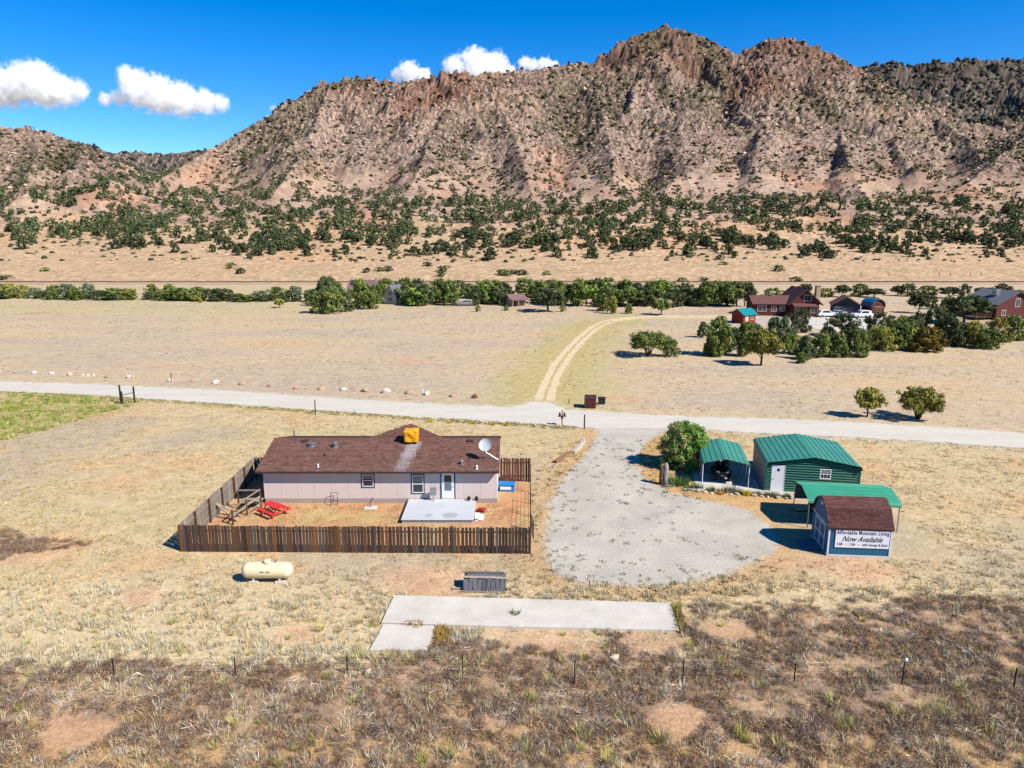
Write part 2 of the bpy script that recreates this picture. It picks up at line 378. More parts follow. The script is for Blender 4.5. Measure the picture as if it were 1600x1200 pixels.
def zone(X, Y):
    """ground colour from the kinds of soil and grass that grow where"""
    def mix(a, b, t): return a + (np.array(b) - a) * np.clip(t, 0, 1)[..., None]
    n1 = fbm(X / 9, Y / 9, 4); n2 = fbm(X / 2.2 + 3, Y / 2.2, 3); n3 = fbm(X / 30 + 5, Y / 30, 3); n4 = fbm(X / 0.8, Y / 0.8, 2)
    nf = fbm(X / 45 + 1, Y / 12, 4)
    c = np.ones(X.shape + (3,)) * np.array(C(228, 202, 156))                    # mown dry lawn
    c = mix(c, C(216, 198, 148), 0.6 * sstep(0.0, 0.35, n1))
    c = mix(c, C(206, 186, 158), 0.8 * sstep(0.0, 0.3, n3 + 0.3 * n1))
    c = mix(c, C(232, 190, 140), 0.7 * sstep(0.12, 0.35, -n1 + 0.4 * n2))
    # the big field beyond the road
    fld = sstep(-1, 2, Y - np.interp(X, [p[0] for p in ROAD_F], [p[1] for p in ROAD_F]) + 1.2 * n1)
    f = np.ones(X.shape + (3,)) * np.array(C(224, 198, 162))
    f = mix(f, C(214, 191, 162), sstep(-0.1, 0.25, nf)); f = mix(f, C(230, 196, 150), 0.8 * sstep(0.08, 0.35, -nf))
    f = mix(f, C(216, 198, 148), 0.6 * sstep(150, 185, Y + 14 * n3) * sstep(20, -60, X))
    f = mix(f, C(218, 198, 162), 0.5 * sstep(0.1, 0.3, n2) )
    c = c * (1 - fld)[..., None] + f * fld[..., None]
    dl, _ = seg_dist(X, Y, RUT_L); dr, _ = seg_dist(X, Y, RUT_R); dt = np.minimum(dl, dr)
    c = mix(c, C(206, 192, 124), 0.75 * sstep(11, 2, dt + 5 * n1) * (X < 30) * fld)
    c = mix(c, C(222, 190, 132), 0.35 * sstep(4, 1, dt + 2 * n1) * fld)
    # straw band and brush in front
    br = np.interp(X, [-30, -8, 2, 8, 14, 30], [28.8, 29.2, 31.5, 33.5, 34.3, 34.8])
    c = mix(c, C(234, 210, 166), 0.8 * sstep(38.5, 36.5, Y + 1.5 * n1))
    b = mix(np.ones(X.shape + (3,)) * np.array(C(212, 176, 138)), C(168, 140, 116), sstep(-0.15, 0.3, n2))
    b = mix(b, C(206, 184, 138), 0.6 * sstep(0.05, 0.35, n1)); b = mix(b, C(140, 116, 98), 0.45 * sstep(0.1, 0.4, n4))
    b = mix(b, C(212, 170, 112), 0.6 * sstep(26.0, 24.0, Y + n1))
    c_b = sstep(0.9, -0.9, Y - br + 1.4 * n2 + 0.8 * n1)
    c = c * (1 - c_b)[..., None] + b * c_b[..., None]
    for px, py, r_ in PATCHES:
        p = G2(px, py); d = np.hypot((X - p[0]) / 1.3, Y - p[1])
        c = mix(c, C(230, 182, 142), 0.6 * sstep(1.1, 0.45, d / r_ + 0.45 * n2 + 0.25 * n4))
    p = G2(716, 1000); d = np.hypot((X - p[0]) / 1.0, (Y - p[1]) / 1.0); c = mix(c, C(128, 124, 124), 0.85 * sstep(1.3, 0.6, d + 0.5 * n2))      # dark gravel by the slab
    # green weeds by the ditch
    g = poly_sdf(X, Y, GREEN_PATCH)
    c = mix(c, C(196, 180, 118), 0.85 * sstep(0.8, -1.8, g + 1.6 * n1 + n2))
    # verge south of the road
    # fenced yard: bare red soil
    y_ = poly_sdf(X, Y, YARD)
    c = mix(c, C(224, 172, 122), 0.9 * sstep(0.2, -0.3, y_)); c = mix(c, C(214, 146, 106), 0.7 * sstep(0.2, -0.3, y_) * sstep(0.0, 0.3, n1 + 0.4 * n2))
    c = mix(c, C(214, 186, 128), 0.8 * sstep(0.2, -0.3, y_) * sstep(0.02, 0.3, fbm(X / 3 + 40, Y / 3, 3)))
    # gravel, blended at the edges
    d = poly_sdf(X, Y, DRIVE)
    c = mix(c, C(226, 180, 126), 0.7 * sstep(4.2, 0.3, d + 1.2 * n1))
    c = mix(c, C(214, 205, 186), 0.95 * sstep(0.7, -0.3, d + 0.5 * n2))
    d = poly_sdf(X, Y, ROAD)
    c = mix(c, C(220, 206, 178), 0.7 * sstep(1.6, 0.0, d + 0.7 * n2))
    pk = poly_sdf(X, Y, [G2(*p) for p in ((1000, 735), (1012, 692), (1050, 676), (1110, 700), (1230, 770), (1235, 790), (1120, 782), (1040, 765))])
    c = mix(c, C(224, 178, 118), 0.7 * sstep(1.5, -0.5, pk + n2))
    # pale wash and orange yard near the far lodge
    for px, py, rx, ry, col in ((1195, 487, 12, 5, C(228, 168, 116)), (1300, 500, 26, 7, C(210, 204, 194)), (1250, 545, 14, 4, C(226, 208, 186)), (1440, 500, 30, 10, C(206, 180, 148))):
        p = G2(px, py); d = np.hypot((X - p[0]) / rx, (Y - p[1]) / ry)
        c = mix(c, col, 0.85 * sstep(1.2, 0.7, d + 0.3 * n1))
    c = c * (1 + 0.10 * n4 + 0.10 * n2)[..., None]
    return c
ROAD_F = [G2(*p) for p in ROAD_TOP]
def ground_sheet():
    def axis(fine0, fine1, st, lo, hi, g):
        a = list(np.arange(fine0, fine1 + 1e-6, st)); s = st
        while a[-1] < hi: s = min(s * g, 200); a.append(a[-1] + s)
        s = st; b = [fine0]
        while b[-1] > lo: s = min(s * g, 200); b.append(b[-1] - s)
        return np.array(list(reversed(b[1:])) + a)
    xs = axis(-46, 46, 0.33, -3000, 3000, 1.06); ys = axis(20, 98, 0.33, -300, 3000, 1.032)
    X, Y = np.meshgrid(xs, ys)
    Z = -0.006 - 0.014 * np.abs(fbm(X / 0.9, Y / 0.9, 3))
    Z = np.where(Y > 283, -2.5, Z)
    nr, nc = X.shape; i = np.arange(nr * nc).reshape(nr, nc)
    F = np.stack([i[:-1, :-1], i[:-1, 1:], i[1:, 1:], i[1:, :-1]], -1).reshape(-1, 4)
    me = mesh_np('ground', np.stack([X, Y, Z], -1).reshape(-1, 3), F, M_ground, np.clip(zone(X, Y).reshape(-1, 3), 0.01, 0.9), smooth=True)
    tagit(link(bpy.data.objects.new('ground', me)), kind='structure')
M_ground = mat('dry_ground', None, rough=0.95, var=0.2, vscale=0.9, fine=0.3, fscale=5.0, attr=True, spec=0.1, bump=0.6, bscale=7.0, bdist=0.08)
ground_sheet()
def ragged(poly, step=0.35, amp=0.3, seed=0):
    out = []; n = len(poly)
    for i in range(n):
        a, b = Vector(poly[i]), Vector(poly[(i + 1) % n]); d = b - a; m = max(1, int(d.length / step)); nn = Vector((-d.y, d.x)).normalized()
        for k in range(m):
            p = a + d * (k / m); w = float(fbm(np.array([p.x / 1.1 + seed]), np.array([p.y / 1.1]), 3)[0])
            q = p + nn * w * amp * 2; out.append((q.x, q.y))
    return out
def sheet(name, poly, z, m, kind='structure'):
    from mathutils.geometry import delaunay_2d_cdt
    v, e, f, *_ = delaunay_2d_cdt([Vector(p) for p in poly], [], [list(range(len(poly)))], 1, 1e-5)
    me = bpy.data.meshes.new(name); me.from_pydata([(p.x, p.y, z) for p in v], [], [tuple(q) for q in f])
    if me.polygons[0].normal.z < 0: me.flip_normals()
    me.materials.append(m)
    return tagit(link(bpy.data.objects.new(name, me)), kind=kind)
M_gravel = mat('grey_gravel', C(214, 206, 190), rough=0.95, var=0.2, vscale=0.28, fine=0.26, fscale=7.0, bump=0.6, bscale=14, spec=0.15)
M_road = mat('pale_gravel_road', C(234, 226, 210, 1.95), rough=0.95, var=0.09, vscale=0.35, fine=0.1, fscale=5.0, bump=0.3, bscale=10, spec=0.15, stretch=(0.4, 1.6, 1))
M_track = mat('sandy_track', C(246, 220, 178), rough=0.95, var=0.1, vscale=0.6, fine=0.1, fscale=5.0, spec=0.1)
sheet('gravel_driveway', ragged(DRIVE, 0.3, 0.42, 3), 0.004, M_gravel)
sheet('gravel_road', ragged(ROAD, 0.5, 0.4, 9), 0.009, M_road)
def strip(name, line, w, z, m):
    L, Rr = [], []
    for i, p in enumerate(line):
        a, b = Vector(line[max(0, i - 1)]), Vector(line[min(len(line) - 1, i + 1)]); d = (b - a).normalized(); n = Vector((-d.y, d.x))
        L.append(tuple(Vector(p) + n * w / 2)); Rr.append(tuple(Vector(p) - n * w / 2))
    return sheet(name, ragged(L + list(reversed(Rr)), 0.7, 0.28, 5), z, m)
def smooth_line(pts, k=6):
    out = []
    for i in range(len(pts) - 1):
        p0, p1, p2, p3 = [Vector(pts[min(max(j, 0), len(pts) - 1)]) for j in (i - 1, i, i + 1, i + 2)]
        for s in range(k):
            t = s / k
            out.append(tuple(0.5 * ((2 * p1) + (p2 - p0) * t + (2 * p0 - 5 * p1 + 4 * p2 - p3) * t * t + (3 * p1 - p0 - 3 * p2 + p3) * t ** 3)))
    return out + [tuple(pts[-1])]
strip('dirt_track', smooth_line(RUT_L), 1.0, 0.002, M_track)
strip('dirt_track', smooth_line(RUT_R), 1.0, 0.003, M_track)
strip('dirt_track', smooth_line([G2(955, 501), G2(985, 496.5), (*G2(1030, 494.5),), G2(1100, 494.5), G2(1170, 496)]), 3.0, 0.001, M_track)
sheet('gravel_yard', ragged([G2(*p) for p in ((1258, 494), (1300, 490), (1375, 492), (1385, 505), (1350, 516), (1290, 518), (1255, 508))], 2, 0.5, 4), 0.01, M_road)
# railway on its low embankment at the foot of the hills
M_ball = mat('railway_ballast', C(192, 164, 136), rough=0.95, var=0.2, vscale=0.4, spec=0.1)
M_rail = mat('rusty_rail', C(104, 84, 72), rough=0.6, var=0.1, metal=0.4)
emb = MB(); emb.prism([(264, -0.6), (267.5, 0.75), (271.5, 0.75), (275, -0.6)], -420, 420, 'x')
tagit(emb.build('railway_embankment', M_ball), kind='structure')
rl = thing('railway_track', (0, 269.5, 0.75), 0, 'dark railway line running along the foot of the hills', 'railway')
for s in (-0.72, 0.72):
    MB().b2(-420, 420, s - 0.05, s + 0.05, 0.12, 0.24).build('rail', M_rail, rl)
M_tie = mat('sleeper_wood', C(150, 124, 104), rough=0.9, var=0.2)
tb = MB()
for k in range(560):
    x = -300 + k * 1.07; tb.b2(x, x + 0.4, -1.25, 1.25, -0.02, 0.12)
tagit(tb.build('sleepers', M_tie, rl), kind='stuff')
# ================================================================== THE HOUSE
rnd = random.Random(11)
M_pink = mat('pink_siding', C(226, 208, 200, 1.5), rough=0.7, var=0.05, vscale=1.5, fine=0.03, bump=0.15, bscale=40, stretch=(6, 6, 0.6))
M_trimblue = mat('slate_blue_trim', C(84, 98, 112), rough=0.6, var=0.08)
M_white = mat('white_paint', C(244, 244, 246, 1.5), rough=0.5, var=0.04)
M_glass = glass()
M_blind = mat('window_blind', C(170, 160, 150), rough=0.7, var=0.05)
M_fascia = mat('dark_fascia', C(84, 58, 54), rough=0.7, var=0.1)
M_shing = mat('brown_shingle', None, rough=0.95, var=0.12, vscale=1.2, fine=0.16, fscale=26, attr=True, spec=0.12)
M_skirt = mat('skirting', C(196, 180, 172), rough=0.8, var=0.08)
M_steel = mat('galvanised_steel', C(196, 200, 206), rough=0.35, var=0.1, metal=0.7)
M_dark = mat('dark_metal', C(52, 50, 52), rough=0.5, var=0.1, metal=0.3)
M_black = mat('black_plastic', (0.012, 0.012, 0.014), rough=0.45, var=0.1)
M_rubber = mat('tyre_rubber', (0.018, 0.018, 0.018), rough=0.85, var=0.15)
M_conc = mat('pale_concrete', C(230, 222, 208, 1.85), rough=0.9, var=0.14, vscale=0.7, fine=0.08, fscale=9, bump=0.2, bscale=30)
M_deck = mat('white_painted_deck', C(226, 228, 232), rough=0.6, var=0.06, vscale=0.9, fine=0.03, fscale=9)
def shingles(mb_name, root, planes, base, rng, course=0.15, tab=0.30, stain=None, inside=None):
    """planes: (origin, u vector, v vector, U, V); one wedge per shingle, joined"""
    V, F, Cc = [], [], []
    for (o, u, v, U, W) in planes:
        o, u, v = Vector(o), Vector(u).normalized(), Vector(v).normalized(); n = u.cross(v)
        if n.z < 0: n = -n
        nc = int(math.ceil(W / course))
        for j in range(nc):
            v0, v1 = j * course, min(W, (j + 1) * course + 0.02)
            x = -rng.random() * tab; ph = rng.uniform(0.9, 1.1)
            while x < U:
                x0, x1 = max(0, x), min(U, x + tab - 0.008); x += tab
                if x1 - x0 < 0.03: continue
                mid = o + u * ((x0 + x1) / 2) + v * (v0 + course / 2)
                if inside and not inside(mid): continue
                j0 = v0 + rng.uniform(-0.006, 0.006); b = len(V)
                P = [o + u * x0 + v * j0, o + u * x1 + v * j0]
                V += [P[0], P[1], P[1] + n * 0.016, P[0] + n * 0.016, o + u * x1 + v * v1 + n * 0.003, o + u * x0 + v * v1 + n * 0.003]
                F += [(b, b + 1, b + 2, b + 3), (b + 3, b + 2, b + 4, b + 5)]
                k = rng.choice((0.78, 0.9, 1.0, 1.08, 1.2)) * ph
                c = [base[0] * k * rng.uniform(0.95, 1.08), base[1] * k, base[2] * k]
                if stain:
                    s = stain(mid)
                    if s: c = [c[q] + (stain_col[q] - c[q]) * s for q in range(3)]
                Cc += [c] * 6
    me = mesh_np(mb_name, [tuple(p) for p in V], F, M_shing, np.array(Cc))
    o = link(bpy.data.objects.new(mb_name, me), root); o['kind'] = 'stuff'; return o
stain_col = C(206, 200, 200)
def window(root, x0, x1, z0, z1, y, frame_m, trim_m, split=True, name='window'):
    """a window in a wall facing -y, standing a little proud of it"""
    t = 0.09
    w = MB(); w.b2(x0 + t, x1 - t, y - 0.02, y + 0.01, z0 + t, z1 - t); w = w.build(name, M_glass, root)
    fr = MB(); e = 0.055
    fr.b2(x0 + t, x1 - t, y - 0.045, y - 0.021, z1 - t - e, z1 - t); fr.b2(x0 + t, x1 - t, y - 0.045, y - 0.021, z0 + t, z0 + t + e)
    fr.b2(x0 + t, x0 + t + e, y - 0.044, y - 0.021, z0 + t + e, z1 - t - e); fr.b2(x1 - t - e, x1 - t, y - 0.044, y - 0.021, z0 + t + e, z1 - t - e)
    if split: zm = (z0 + z1) / 2; fr.b2(x0 + t + e, x1 - t - e, y - 0.043, y - 0.021, zm - 0.03, zm + 0.03)
    fr.build('frame', frame_m, w)
    tr = MB(); tr.b2(x0, x1, y - 0.03, y, z1 - t, z1); tr.b2(x0, x1, y - 0.03, y, z0, z0 + t); tr.b2(x0, x0 + t, y - 0.029, y, z0 + t, z1 - t); tr.b2(x1 - t, x1, y - 0.029, y, z0 + t, z1 - t)
    tr.build('trim', trim_m, w)
    bl = MB(); bl.b2(x0 + t + e, x1 - t - e, y - 0.0235, y - 0.0205, (z0 + z1) / 2 + 0.12, z1 - t - e); bl.build('blind', M_blind, w)
    return w
HX0, HX1, HY0, HY1, HE = -18.2, -1.1, 49.5, 57.5, 2.62
house = thing('house', (HX0, HY0, 0), 0, 'long low pinkish house with brown shingle roof inside the wooden fence', 'house')
LN, DP = HX1 - HX0, HY1 - HY0
# walls: front as vertical siding panels, sides and back as whole sheets
MB().b2(0.05, LN - 0.05, 0.05, DP - 0.05, 0.0, HE - 0.05).build('wall_core', M_pink, house)
MB().b2(-0.01, LN + 0.01, -0.01, DP + 0.01, -0.05, 0.34).build('skirting', M_skirt, house)
npan = 14; pw = LN / npan
for i in range(npan):
    MB().b2(i * pw + 0.005, (i + 1) * pw - 0.005, -0.015, 0.049, 0.35, HE - 0.06).build('siding_panel', M_pink, house)
MB().b2(-0.015, 0.049, 0.06, DP - 0.06, 0.35, HE - 0.06).build('side_wall', M_pink, house)
MB().b2(LN - 0.049, LN + 0.015, 0.06, DP - 0.06, 0.35, HE - 0.06).build('side_wall', M_pink, house)
for x in (0.0, LN):
    MB().b2(x - 0.05, x + 0.05, -0.03, 0.06, 0.35, HE - 0.06).build('corner_board', M_white if x else M_pink, house)
OV, RY, RZ = 0.52, DP / 2, 3.80
for sgn in (0, 1):                                                   # gable triangles
    x = 0.0 if sgn == 0 else LN
    MB().prism([(0, HE - 0.06), (DP, HE - 0.06), (RY, RZ - 0.2)], x - 0.015, x + 0.015, 'x').build('gable_wall', M_pink, house)
ex0, ex1 = -0.42, LN + 0.18
roof = MB(); sl = (RZ - HE) / (RY + OV)
roof.prism([(-OV, HE - 0.13), (-OV, HE), (RY, RZ), (DP + OV, HE), (DP + OV, HE - 0.13), (RY, RZ - 0.14)], ex0, ex1, 'x')
roof_o = roof.build('roof', M_fascia, house)
def stain(m):
    t = (m.y + OV) / (RY - 0.6 + OV)                                 # 0 at the eave, 1 below the cooler
    if t > 1.02: return 0
    cx = 18.2 - 8.1 + 0.0 + 0.55 * t; w = 0.62 + 0.05 * math.sin(m.y * 5)
    e = max(0, 1 - (abs(m.x - cx) / w) ** 3); return e * (0.35 + 0.5 * t) * (0.8 + 0.2 * math.sin(m.x * 23 + m.y * 3))
sh_base = C(128, 94, 84)
vf = (0, RY + OV, RZ - HE); LV = math.hypot(RY + OV, RZ - HE)
shingles('shingles', roof_o, [((ex0, -OV - 0.03, HE + 0.001), (1, 0, 0), vf, ex1 - ex0, LV), ((ex1, DP + OV + 0.03, HE + 0.001), (-1, 0, 0), (0, -(RY + OV), RZ - HE), ex1 - ex0, LV)],
         sh_base, rnd, stain=stain)
MB().prism([(RY - 0.14, RZ - 0.02), (RY, RZ + 0.045), (RY + 0.14, RZ - 0.02)], ex0, ex1, 'x').build('ridge_cap', mat('ridge_shingle', C(120, 80, 74), rough=0.95, var=0.2, vscale=5), roof_o)
MB().b2(ex0 + 0.01, ex1 - 0.01, -OV - 0.022, -OV - 0.002, HE - 0.15, HE - 0.005).build('fascia', M_fascia, roof_o)
# cross gable over the back porch: hip towards the front
gx0, gx1, ga = (580 - 800) / 19.6 + 18.2, (696 - 800) / 19.6 + 18.2, 4.30
gm = (gx0 + gx1) / 2; gy = RY + 2.4
gab = MB(); gab.add([(gx0, RY, RZ), (gx1, RY, RZ), (gm, gy, ga), (gx1 - 0.3, gy + 2.6, RZ - 1.95), (gx0 + 0.3, gy + 2.6, RZ - 1.95)],
                    [(0, 1, 2), (1, 3, 2), (3, 4, 2), (4, 0, 2), (0, 4, 3, 1)])
gab_o = gab.build('porch_roof', M_fascia, house)
tri_v = Vector((0, gy - RY, ga - RZ)); 
def in_tri(m):
    t = (m.y - RY) / (gy - RY); return gx0 + (gm - gx0) * t - 0.05 < m.x < gx1 - (gx1 - gm) * t + 0.05
shingles('shingles', gab_o, [((gx0, RY, RZ + 0.006), (1, 0, 0), tri_v, gx1 - gx0, tri_v.length)], C(122, 88, 78), rnd, inside=in_tri)
for k in (gx0 + 0.6, gx1 - 0.6):
    MB().b2(k - 0.07, k + 0.07, gy + 2.2, gy + 2.34, -0.05, RZ - 1.9).build('porch_post', M_fascia, house)
window(house, HX0 * -1 - 7.42, HX0 * -1 - 6.42, 0.72, 2.26, -0.016, M_white, M_trimblue)
window(house, HX0 * -1 - 11.08, HX0 * -1 - 10.08, 1.2, 2.32, -0.016, M_white, M_trimblue)
# back door
dx = 18.2 - 5.26
d = MB(); d.b2(dx + 0.1, dx + 1.0, -0.045, -0.016, 0.36, 2.36); door = d.build('door', M_white, house)
MB().b2(dx + 0.29, dx + 0.81, -0.052, -0.046, 1.62, 2.16).build('pane', M_glass, door)
MB().b2(dx + 0.29, dx + 0.81, -0.051, -0.046, 0.98, 1.58).build('pane', mat('screen_panel', C(128, 140, 150), rough=0.4, var=0.05), door)
MB().lathe([(0.03, -0.11), (0.035, -0.08), (0.02, -0.046)], 8, 'y', (dx + 0.92, 0, 1.3)).build('handle', M_steel, door)
t = MB(); t.b2(dx, dx + 0.095, -0.05, -0.016, 0.36, 2.45); t.b2(dx + 1.005, dx + 1.1, -0.05, -0.016, 0.36, 2.45); t.b2(dx + 0.096, dx + 1.004, -0.05, -0.016, 2.37, 2.45)
t.build('trim', M_trimblue, door)
def on_roof(px, py):
    """point of the front roof slope seen at a photo position"""
    for k in range(400):
        y = HY0 - OV + (RY + OV) * k / 400; p = PY(px, py, y); z = HE + (y - HY0 + OV) * sl
        if p.z <= z: return Vector((p.x - HX0, y - HY0, z))
    return Vector((p.x - HX0, RY, RZ))
# roof vents
for px, py, r_, h, m in ((487, 697, 0.20, 0.28, M_steel), (524, 699, 0.13, 0.45, M_steel), (721.5, 726, 0.09, 0.36, M_steel), (745, 733, 0.06, 0.3, M_white), (497, 730, 0.05, 0.25, M_white), (507, 712, 0.04, 0.2, M_dark)):
    p = on_roof(px, py); v = MB()
    v.lathe([(r_ * 1.7, -0.05), (r_ * 1.7, 0.04), (r_, 0.06), (r_, h * 0.6), (r_ * 1.35, h * 0.62), (r_ * 1.45, h * 0.8), (r_ * 0.7, h)], 12, 'z', p)
    v.build('roof_vent', m, house)
for px in (476, 735):
    p = on_roof(px, 690); MB().b2(p.x - 0.25, p.x + 0.25, p.y - 0.15, p.y + 0.15, p.z - 0.05, p.z + 0.14).build('roof_vent', M_fascia, house, bevel=0.03)
# meter box on a short stand by the door
x = 18.2 - 5.95; mb_ = MB(); mb_.b2(x + 0.15, x + 0.23, -0.42, -0.34, 0.0, 0.9)
mtr = thing('meter_box', (HX0 + x + 0.2, HY0 - 0.4, 0.3), 0, 'square grey box on a short post beside the back door', 'box')
MB().b2(-0.035, 0.035, -0.035, 0.035, -0.02, 0.5).build('post', M_steel, mtr)
MB().box((0, -0.02, 0.78), (0.46, 0.12, 0.62), Matrix.Rotation(R(12), 3, 'Z')).build('panel', mat('grey_enamel', C(150, 154, 156), rough=0.5, var=0.06), mtr, bevel=0.02)
# ------------------------------------------------ things on the roof
p = on_roof(642.5, 694); q = p + Vector((HX0, HY0, 0))
ac = thing('swamp_cooler', (q.x, q.y + 0.35, q.z), 0, 'rooftop cooler wrapped in a bright orange tarpaulin near the house ridge', 'air cooler')
M_tarp = mat('orange_tarp', C(246, 170, 26, 1.5), rough=0.55, var=0.18, vscale=3.5, bump=0.8, bscale=5, bdist=0.08)
bm = bmesh.new(); bmesh.ops.create_cube(bm, size=1.0)
bmesh.ops.subdivide_edges(bm, edges=bm.edges, cuts=7, use_grid_fill=True)
for v in bm.verts:
    b = 1 + 0.05 * math.sin(v.co.z * 9 + v.co.x * 4) + 0.05 * math.sin(v.co.x * 11 + v.co.z * 6)
    pinch = 1 - 0.10 * math.exp(-((v.co.z - 0.08) / 0.05) ** 2) - 0.08 * math.exp(-((v.co.z + 0.3) / 0.05) ** 2)
    v.co = Vector((v.co.x * 1.06 * b * pinch, v.co.y * 0.95 * b * pinch, v.co.z * 0.92 + 0.62 + 0.03 * math.sin(v.co.x * 8) * (v.co.z > 0.4)))
me = bpy.data.meshes.new('tarp_cover'); bm.to_mesh(me); bm.free(); me.materials.append(M_tarp)
for f in me.polygons: f.use_smooth = True
link(bpy.data.objects.new('tarp_cover', me), ac)
MB().b2(-0.42, 0.42, -0.4, 0.4, -0.15, 0.24).build('stand', M_dark, ac)
for z in (0.3, 0.69):
    s_ = MB(); s_.tube([(0.50 * math.cos(a) * 1.06 / max(abs(math.cos(a)), abs(math.sin(a))), 0.46 * math.sin(a) / max(abs(math.cos(a)), abs(math.sin(a))), z) for a in [k * math.pi / 8 for k in range(17)]], 0.012, 5)
    s_.build('rope', mat('tan_rope', C(190, 150, 60), rough=0.8), ac)
p = on_roof(758.5, 718); q = p + Vector((HX0, HY0, 0))
dish = thing('satellite_dish', (q.x, q.y, q.z), 0, 'pale grey satellite dish on a pole at the door end of the roof', 'satellite dish')
M_dish = mat('dish_grey', C(206, 214, 216, 1.6), rough=0.45, var=0.03)
MB().tube([(0, 0, -0.06), (0, 0, 0.95)], 0.045, 10).build('pole', M_steel, dish)
s_ = MB(); s_.tube([(0, 0, 0.6), (0.55, 0.1, 0.02)], 0.02, 6); s_.tube([(0, 0, 0.6), (0.95, -0.05, -0.0)], 0.02, 6); s_.build('brace', M_steel, dish)
bd = MB(); prof = [(0.02, 0.0), (0.12, 0.008), (0.24, 0.03), (0.36, 0.068), (0.46, 0.11), (0.48, 0.13), (0.47, 0.115), (0.36, 0.05), (0.2, 0.0), (0.02, -0.02)]
bd.lathe(prof, 28, 'z')
rm = Matrix.Rotation(R(-8), 3, 'Z') @ Matrix.Rotation(R(62), 3, 'X')
bd.v = [tuple(rm @ Vector(v) + Vector((0, -0.06, 1.12))) for v in bd.v]
bd.build('reflector', M_dish, dish, smooth=True)
ar = MB(); a0 = rm @ Vector((0, -0.44, 0.1)) + Vector((0, -0.06, 1.12)); a1 = rm @ Vector((0, -0.12, 0.62)) + Vector((0, -0.06, 1.12)); ar.tube([a0, a1], 0.015, 6); ar.build('feed_arm', M_steel, dish)
MB().box(a1, (0.12, 0.12, 0.08)).build('receiver', M_dish, dish, bevel=0.015)
# ------------------------------------------------ patio and yard things
pat = thing('patio_platform', (0, 0, 0), 0, 'white painted raised patio platform outside the back door', 'patio')
MB().b2(-7.62, -2.64, 45.62, 49.46, 0.27, 0.33).build('deck_top', M_deck, pat, bevel=0.01)
MB().b2(-7.56, -2.70, 45.70, 49.44, -0.05, 0.265).build('deck_base', mat('deck_side', C(200, 196, 192), rough=0.8), pat)
for x, w in ((-5.8, 0.55), (-4.3, 1.05)):
    MB().lathe([(w / 2, 0.0), (w / 2, 0.004)], 18, 'z', (x, 46.35, 0.3305)).build('stain_patch', mat('grey_stain', C(196, 200, 200), rough=0.7, var=0.1), pat)
st = thing('patio_steps', (-2.28, 46.6, 0), 0, 'small white step beside the patio platform', 'steps')
for k, (z, w) in enumerate(((0.22, 0.32), (0.11, 0.30))):
    MB().b2(-0.32 + 0.3 * k, -0.02 + 0.3 * k + 0.02, -0.5, 0.5, z - 0.04, z).build('tread', M_white, st)
MB().b2(-0.3, 0.28, -0.46, 0.46, -0.04, 0.06).build('base', M_white, st)
rd = thing('plastic_toy', (-2.2, 47.9, 0.02), R(-20), 'small red plastic toy lying by the patio corner', 'toy')
MB().prism([(-0.32, 0.0), (-0.28, 0.16), (0.2, 0.22), (0.34, 0.06), (0.3, 0.0)], -0.24, 0.24, 'y').build('tray', mat('red_plastic', C(196, 40, 44), rough=0.4), rd, bevel=0.02)
MB().tube([(0.3, 0, 0.1), (0.55, 0.0, 0.16), (0.6, 0.05, 0.05)], 0.02, 6).build('handle', M_white, rd)
for px, py in ((733, 780), (745, 779)):
    q = G(px, py, 0.33); f = thing('flower_pot', (q.x, 49.15, 0.33), 0, 'small dark pot standing at the back of the patio platform', 'pot', 'dark pots on the patio')
    MB().lathe([(0.09, 0), (0.14, 0.18), (0.15, 0.2), (0.12, 0.2), (0.1, 0.12)], 10).build('pot', M_dark, f)
    MB().lathe([(0.02, 0.14), (0.12, 0.22), (0.1, 0.3), (0.02, 0.32)], 8).build('soil_heap', mat('dry_soil', C(80, 60, 50), rough=0.9), f)
q = G(579, 794); ut = thing('capped_pipe', (q.x, q.y, 0), 0, 'short pipe with lever standing on a concrete pad in the yard', 'pipe')
MB().b2(-0.45, 0.45, -0.3, 0.3, -0.04, 0.08).build('pad', M_conc, ut, bevel=0.015)
MB().tube([(0.0, 0.05, 0.05), (0, 0.05, 0.45)], 0.05, 8).build('pipe', M_steel, ut)
MB().tube([(-0.04, 0.05, 0.42), (0.2, 0.05, 0.8)], 0.03, 6).build('lever', M_dark, ut)
q = G(524, 787); ck = thing('garden_chair', (q.x, q.y - 0.3, 0), R(10), 'dark metal folding chair frame against the pink wall', 'chair')
for s in (-0.24, 0.24):
    MB().tube([(s, -0.2, -0.02), (s, 0.05, 0.42), (s, 0.22, 0.9)], 0.018, 6).build('leg', M_dark, ck)
    MB().tube([(s, 0.25, -0.02), (s, -0.05, 0.42), (s, -0.2, 0.44)], 0.018, 6).build('leg', M_dark, ck)
MB().tube([(-0.24, 0.22, 0.9), (0.24, 0.22, 0.9)], 0.018, 6).build('back_rail', M_dark, ck)
MB().tube([(-0.24, -0.2, 0.44), (0.24, -0.2, 0.44)], 0.018, 6).build('seat_rail', M_dark, ck)
